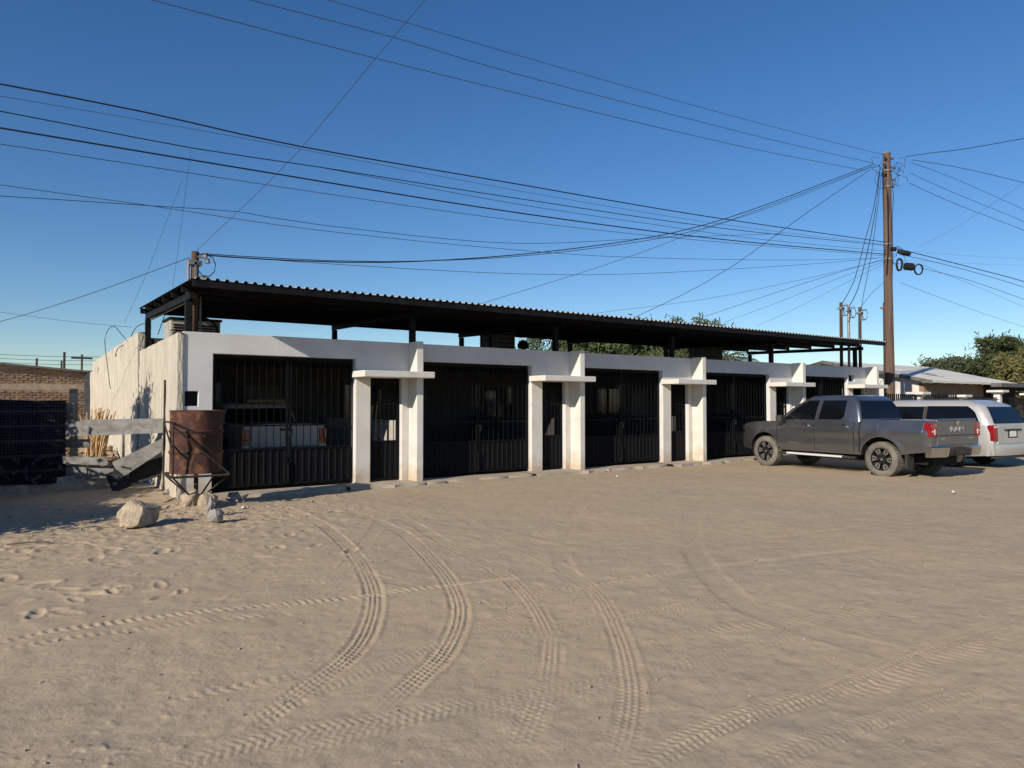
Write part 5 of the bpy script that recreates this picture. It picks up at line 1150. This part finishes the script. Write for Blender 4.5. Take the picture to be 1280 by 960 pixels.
for k in range(5): mb.quad(b0[k], b0[(k + 1) % 5], *[(x + 0.2, y, z) for x, y, z in (b0[(k + 1) % 5], b0[k])])
mb.build('gable_wall', 'house_white', nh)
MB().box(0.004, 5.7, 0.2, 0.398, 0, 2.5).build('adobe_wall', 'adobe', nh)
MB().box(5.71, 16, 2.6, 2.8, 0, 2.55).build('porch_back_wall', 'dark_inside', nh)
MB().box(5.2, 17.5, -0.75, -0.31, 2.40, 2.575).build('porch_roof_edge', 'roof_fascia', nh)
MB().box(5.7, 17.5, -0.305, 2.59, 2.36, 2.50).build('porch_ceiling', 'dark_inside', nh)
# picket fence on white columns
FY = 12.8; cols = [27.0, 30.35, 33.75, 37.1, 40.5]; fh = [2.06, 1.98, 2.20, 2.1, 2.1]
labs = ['white fence column nearest the utility pole, partly behind it', 'white fence column with a wide flat cap above the middle of the minivan roof', 'tallest white fence column with a flat cap above the rear of the minivan', 'white fence column beyond the tallest one', 'farthest white fence column at the right edge']
for i, (x, z) in enumerate(zip(cols, fh)):
    t = thing('fence_column', labs[i], 'column', (x, FY, 0), 0, 'white fence columns')
    MB().box(-0.12, 0.12, -0.12, 0.12, 0, z - 0.16).build('shaft', 'house_white', t, bevel=0.02); MB().box(-0.18, 0.18, -0.18, 0.18, z - 0.158, z - 0.10).build('corbel', 'house_white', t, bevel=0.01)
    MB().box(-0.31, 0.31, -0.31, 0.31, z - 0.098, z).build('cap', 'house_white', t, bevel=0.02)
pk = MB().box(-0.03, 0.03, -0.012, 0.012, 0, 1).mesh('picket', 'gate_steel')
seg = [(24.75, 26.85)] + [(cols[i] + 0.15, cols[i + 1] - 0.15) for i in range(4)]
fl = ['black picket fence section between the row building and the utility pole', 'black picket fence section just right of the utility pole', 'black picket fence section above the middle of the minivan', 'black picket fence section right of the tallest white column', 'farthest black picket fence section at the right edge']
for i, (a, b) in enumerate(seg):
    t = thing('picket_fence', fl[i], 'fence', (a, FY, 0), 0, 'black picket fence sections'); n = int((b - a) / 0.14); zt = 1.98 if i < 2 else 1.9
    for k in range(n + 1): o = link('picket', pk, t, ((b - a) * k / n, 0, 0.12)); o.scale = (1, 1, zt - 0.12)
    for zz in (0.35, zt - 0.28): MB().box(0, b - a, 0.014, 0.044, zz, zz + 0.04).build('rail', 'gate_steel', t)

# ================================================================== TREES
def quads_mesh(name, C, U, V, m):
    n = len(C); co = np.stack([C - U - V, C + U - V, C + U + V, C - U + V], 1).reshape(-1, 3).astype(np.float32)
    me = bpy.data.meshes.new(name); me.vertices.add(4 * n); me.vertices.foreach_set('co', co.ravel()); me.loops.add(4 * n)
    me.loops.foreach_set('vertex_index', np.arange(4 * n, dtype=np.int32)); me.polygons.add(n)
    me.polygons.foreach_set('loop_start', np.arange(0, 4 * n, 4, dtype=np.int32)); me.polygons.foreach_set('loop_total', np.full(n, 4, np.int32))
    me.update(calc_edges=True); me.materials.append(MATS[m]); return me
def tree(name, label, loc, h, rx, rz, m, seed, nc=150, per=130, leaf=(0.12, 0.035), clump=0.55, group=None, droop=0.3, lean=0.0, zc=None, squash=1.0):
    rs = np.random.RandomState(seed); t = thing(name, label, 'tree', loc, 0, group); zc = zc if zc else h - rz
    d = rs.normal(size=(nc, 3)); d /= np.linalg.norm(d, axis=1)[:, None]; rad = rs.uniform(0.25, 1.0, nc) ** 0.55
    lob = 1 + 0.30 * np.sin(3 * np.arctan2(d[:, 1], d[:, 0]) + seed) + 0.22 * np.sin(5 * d[:, 2] * 2 + seed * 1.7)
    cc = d * (rad * lob)[:, None] * np.array([rx, rx * squash, rz]) + np.array([0, 0, zc]); cc[:, 0] += lean * (cc[:, 2] - zc)
    cc[:, 2] = np.minimum(cc[:, 2], h - 0.1)
    sz = rs.uniform(0.5, 1.2, nc) * clump
    C = (cc[:, None, :] + rs.normal(size=(nc, per, 3)) * sz[:, None, None] * np.array([0.6, 0.6, 0.42])).reshape(-1, 3); n = len(C)
    a = rs.normal(size=(n, 3)); a[:, 2] -= droop; a /= np.linalg.norm(a, axis=1)[:, None]; b = np.cross(a, rs.normal(size=(n, 3))); b /= np.linalg.norm(b, axis=1)[:, None]
    s = rs.uniform(0.6, 1.3, n)[:, None]; link('crown', quads_mesh('crown', C, a * leaf[0] * s, b * leaf[1] * s, m), t)
    mb = MB(); mb.tube([(0, 0, -0.1), (0.1, 0, h * 0.2), (0.0, 0.1, zc - rz * 0.3), (0, 0, zc)], [h * 0.035, h * 0.028, h * 0.02, h * 0.012], 8)
    for k in range(0, nc, max(1, nc // 14)):
        p = cc[k]; q = np.array([0, 0, max(h * 0.2, zc - rz * 0.6)]); mid = (p + q) / 2 + np.array([0, 0, 0.1 * h]); mb.tube(spline([q, mid * [1, 1, 0.95], p], 0.5), [h * 0.012 * (1 - 0.8 * i_ / 60) for i_ in range(len(spline([q, mid * [1, 1, 0.95], p], 0.5)))], 5)
    mb.build('trunk', 'bark', t, smooth=60); return t
tree('mesquite_tree', 'broad feathery mesquite tree seen under the black roof, left of the palm', (26.3, 28.5, 0), 5.9, 4.6, 2.1, 'leaf_mesquite', 5, 240, 150, (0.11, 0.03), 0.6, 'trees behind the row building')
tree('mesquite_tree', 'mesquite tree whose feathery top shows above the roof right of centre', (31.8, 28.5, 0), 6.45, 2.5, 2.6, 'leaf_mesquite', 9, 190, 120, (0.12, 0.025), 0.6, 'trees behind the row building')
tree('shrub_tree', 'grey green bushy tree above the neighbouring roof', (80, 34.5, 0), 6.0, 2.5, 2.5, 'leaf_grey', 15, 220, 150, (0.16, 0.05), 0.7, 'trees beyond the neighbouring house')
tree('leaning_tree', 'taller dark green windblown tree above the neighbouring roof', (77.6, 28.6, 0), 7.5, 2.1, 3.1, 'leaf_green', 22, 230, 160, (0.2, 0.05), 0.7, 'trees beyond the neighbouring house', lean=-0.25)
tree('yellowing_tree', 'yellowish sparse tree cut off by the right edge', (55.5, 19.0, 0), 4.9, 1.9, 1.7, 'leaf_yellow', 31, 120, 110, (0.14, 0.04), 0.5, 'trees beyond the neighbouring house')
tree('garden_shrub', 'yellow green shrub seen through the picket fence by the porch', (43.0, 13.6, 0), 2.4, 1.4, 1.0, 'leaf_yellow', 37, 60, 90, (0.1, 0.03), 0.35)
# palm
def palm(loc, h):
    t = thing('palm_tree', 'fan palm with drooping fronds under the right part of the black roof', 'palm', loc); mb = MB(); mb.tube([(0, 0, 0), (0.05, 0, h * 0.5), (0, 0, h)], [0.2, 0.16, 0.15], 10); mb.build('trunk', 'bark', t, smooth=60)
    rs = random.Random(6)
    for k in range(34):
        a = rs.uniform(0, 6.28); e = rs.uniform(-0.5, 1.2); L_ = rs.uniform(0.9, 1.5); d = Vector((math.cos(a) * math.cos(e), math.sin(a) * math.cos(e), math.sin(e))); s = Vector((-math.sin(a), math.cos(a), 0)); mb = MB()
        for j in range(15):
            q = (j - 7) / 7 * 1.15; dd = (d * math.cos(q) + s * math.sin(q)).normalized(); p0 = Vector((0, 0, h)) + d * L_ * 0.55; p1 = p0 + dd * L_ * 0.55 - Vector((0, 0, 0.10)); p2 = p0 + dd * L_ * 0.85 - Vector((0, 0, 0.35)); n = dd.cross(Vector((0, 0, 1))).normalized() * 0.028
            mb.quad(p0 - n * 0.4, p1 - n, p1 + n, p0 + n * 0.4); mb.quad(p1 - n, p2 - n * 0.2, p2 + n * 0.2, p1 + n)
        mb.tube([(0, 0, h), tuple(Vector((0, 0, h)) + d * L_ * 0.56)], 0.015, 4); mb.build('frond', 'leaf_palm', t)
palm((30.6, 24.2, 0), 4.1)
# hedge standing just outside the left edge: the photograph shows its shade on the sand, planks and wall
def hedge():
    t = thing('oleander_hedge', 'leafy hedge just beyond the left edge that shades the sand and planks', 'hedge', (-2.4, 13, 0)); rs = np.random.RandomState(3); C = []
    spots = [(y, 1.75 + 0.25 * math.sin(y * 2.1), 0.75) for y in np.arange(-1.9, 3.2, 0.5)] + [(2.3, 4.15, 0.62), (3.4, 3.9, 0.75), (3.0, 3.3, 0.8)]
    for y, top, r in spots:
        n = int(1500 * top); z = rs.uniform(0.05, 1, n) * top; w_ = r * (0.55 + 0.45 * np.sin(np.clip(z / top, 0, 1) * 3.0)); C.append(np.column_stack([rs.normal(size=n) * 0.35, y + rs.normal(size=n) * w_ * 0.55, z]))
    C = np.vstack(C); n = len(C); a = rs.normal(size=(n, 3)); a /= np.linalg.norm(a, axis=1)[:, None]; b = np.cross(a, rs.normal(size=(n, 3))); b /= np.linalg.norm(b, axis=1)[:, None]
    link('foliage', quads_mesh('foliage', C, a * 0.075, b * 0.028, 'leaf_green'), t); mb = MB()
    for y, top, r in spots: mb.tube([(0, y, 0), (0.05, y + 0.1, top * 0.5), (0, y, top * 0.9)], [0.05, 0.035, 0.015], 5)
    mb.build('stems', 'bark', t)
hedge()

# things inside the carports
t = thing('leaning_pole', 'wooden pole leaning on the low wall inside the leftmost carport, on the left', 'pole', (6.45, 15.0, 0.06), 0, 'wooden poles in the leftmost carport'); MB().tube([(0, 0, 0), (0.22, 0.1, 1.55)], 0.018, 6).build('stick', 'pale_wood', t)  # bare wooden poles, no brush heads
t = thing('leaning_pole', 'wooden pole leaning on the low wall inside the leftmost carport, on the right', 'pole', (6.4, 14.6, 0.06), 0, 'wooden poles in the leftmost carport'); MB().tube([(0, 0, 0), (0.27, 0.25, 1.62)], 0.018, 6).build('stick', 'pale_wood', t)
tag(MB().box(-0.42, 0.42, -0.15, 0.15, 0, 0.12).build('wooden_board', 'pale_wood', None, loc=(4.75, 16.9, 1.615), bevel=0.01), 'short wooden board lying on the roof of the old pickup', 'board')
o = MB().box(-0.22, 0.22, -0.15, 0.15, 0, 0.22).build('yellow_bag', 'yellow_cloth', None, loc=(11.95, 15.3, 1.0), bevel=0.07); tag(o, 'small yellow bag seen through the bars of the third gate', 'bag')
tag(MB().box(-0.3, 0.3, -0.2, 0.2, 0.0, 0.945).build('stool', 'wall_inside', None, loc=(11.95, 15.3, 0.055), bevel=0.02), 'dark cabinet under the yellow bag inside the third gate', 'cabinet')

# litter and twigs on the sand
for lab, px, py, sz in (('small white paper scrap on the sand in front of the minivan', 1192, 617, 0.04), ('tiny white scrap on the sand in front of the third gate', 772, 597, 0.03), ('white scrap among the pebbles right of the jagged rock', 305, 637, 0.05)):
    p = on_ground(px, py); mb = MB(); mb.grid([[(-sz, -sz * 0.6, 0.01), (-sz * 0.2, -sz * 0.8, 0.03), (sz, -sz * 0.5, 0.012)], [(-sz * 0.8, sz * 0.5, 0.02), (0, sz * 0.6, 0.045), (sz * 0.8, sz * 0.7, 0.02)]]); mb.grid([[(-sz, -sz * 0.6, 0.005), (sz, -sz * 0.5, 0.006)], [(-sz * 0.8, sz * 0.5, 0.012), (sz * 0.8, sz * 0.7, 0.012)]])
    tag(mb.build('paper_scrap', 'house_white', None, loc=(p[0], p[1], 0.012)), lab, 'litter', 'scraps on the sand')
for lab, a, b in (('thin dry twig lying on the sand at the left edge', (8, 683), (62, 680)), ('thin dark stick lying beside the foot of the drum stand', (205, 630), (226, 621)), ('short stick lying on the sand right of the jagged rock', (288, 634), (318, 631))):
    P, Q = on_ground(*a), on_ground(*b); M_ = (P + Q) / 2 + np.array([0.02, 0.03, 0.03]); mb = MB(); mb.tube(spline([P + [0, 0, 0.02], M_, Q + [0, 0, 0.025]], 0.08), 0.009, 5); tag(mb.build('twig', 'bark', None), lab, 'twig', 'twigs on the sand')
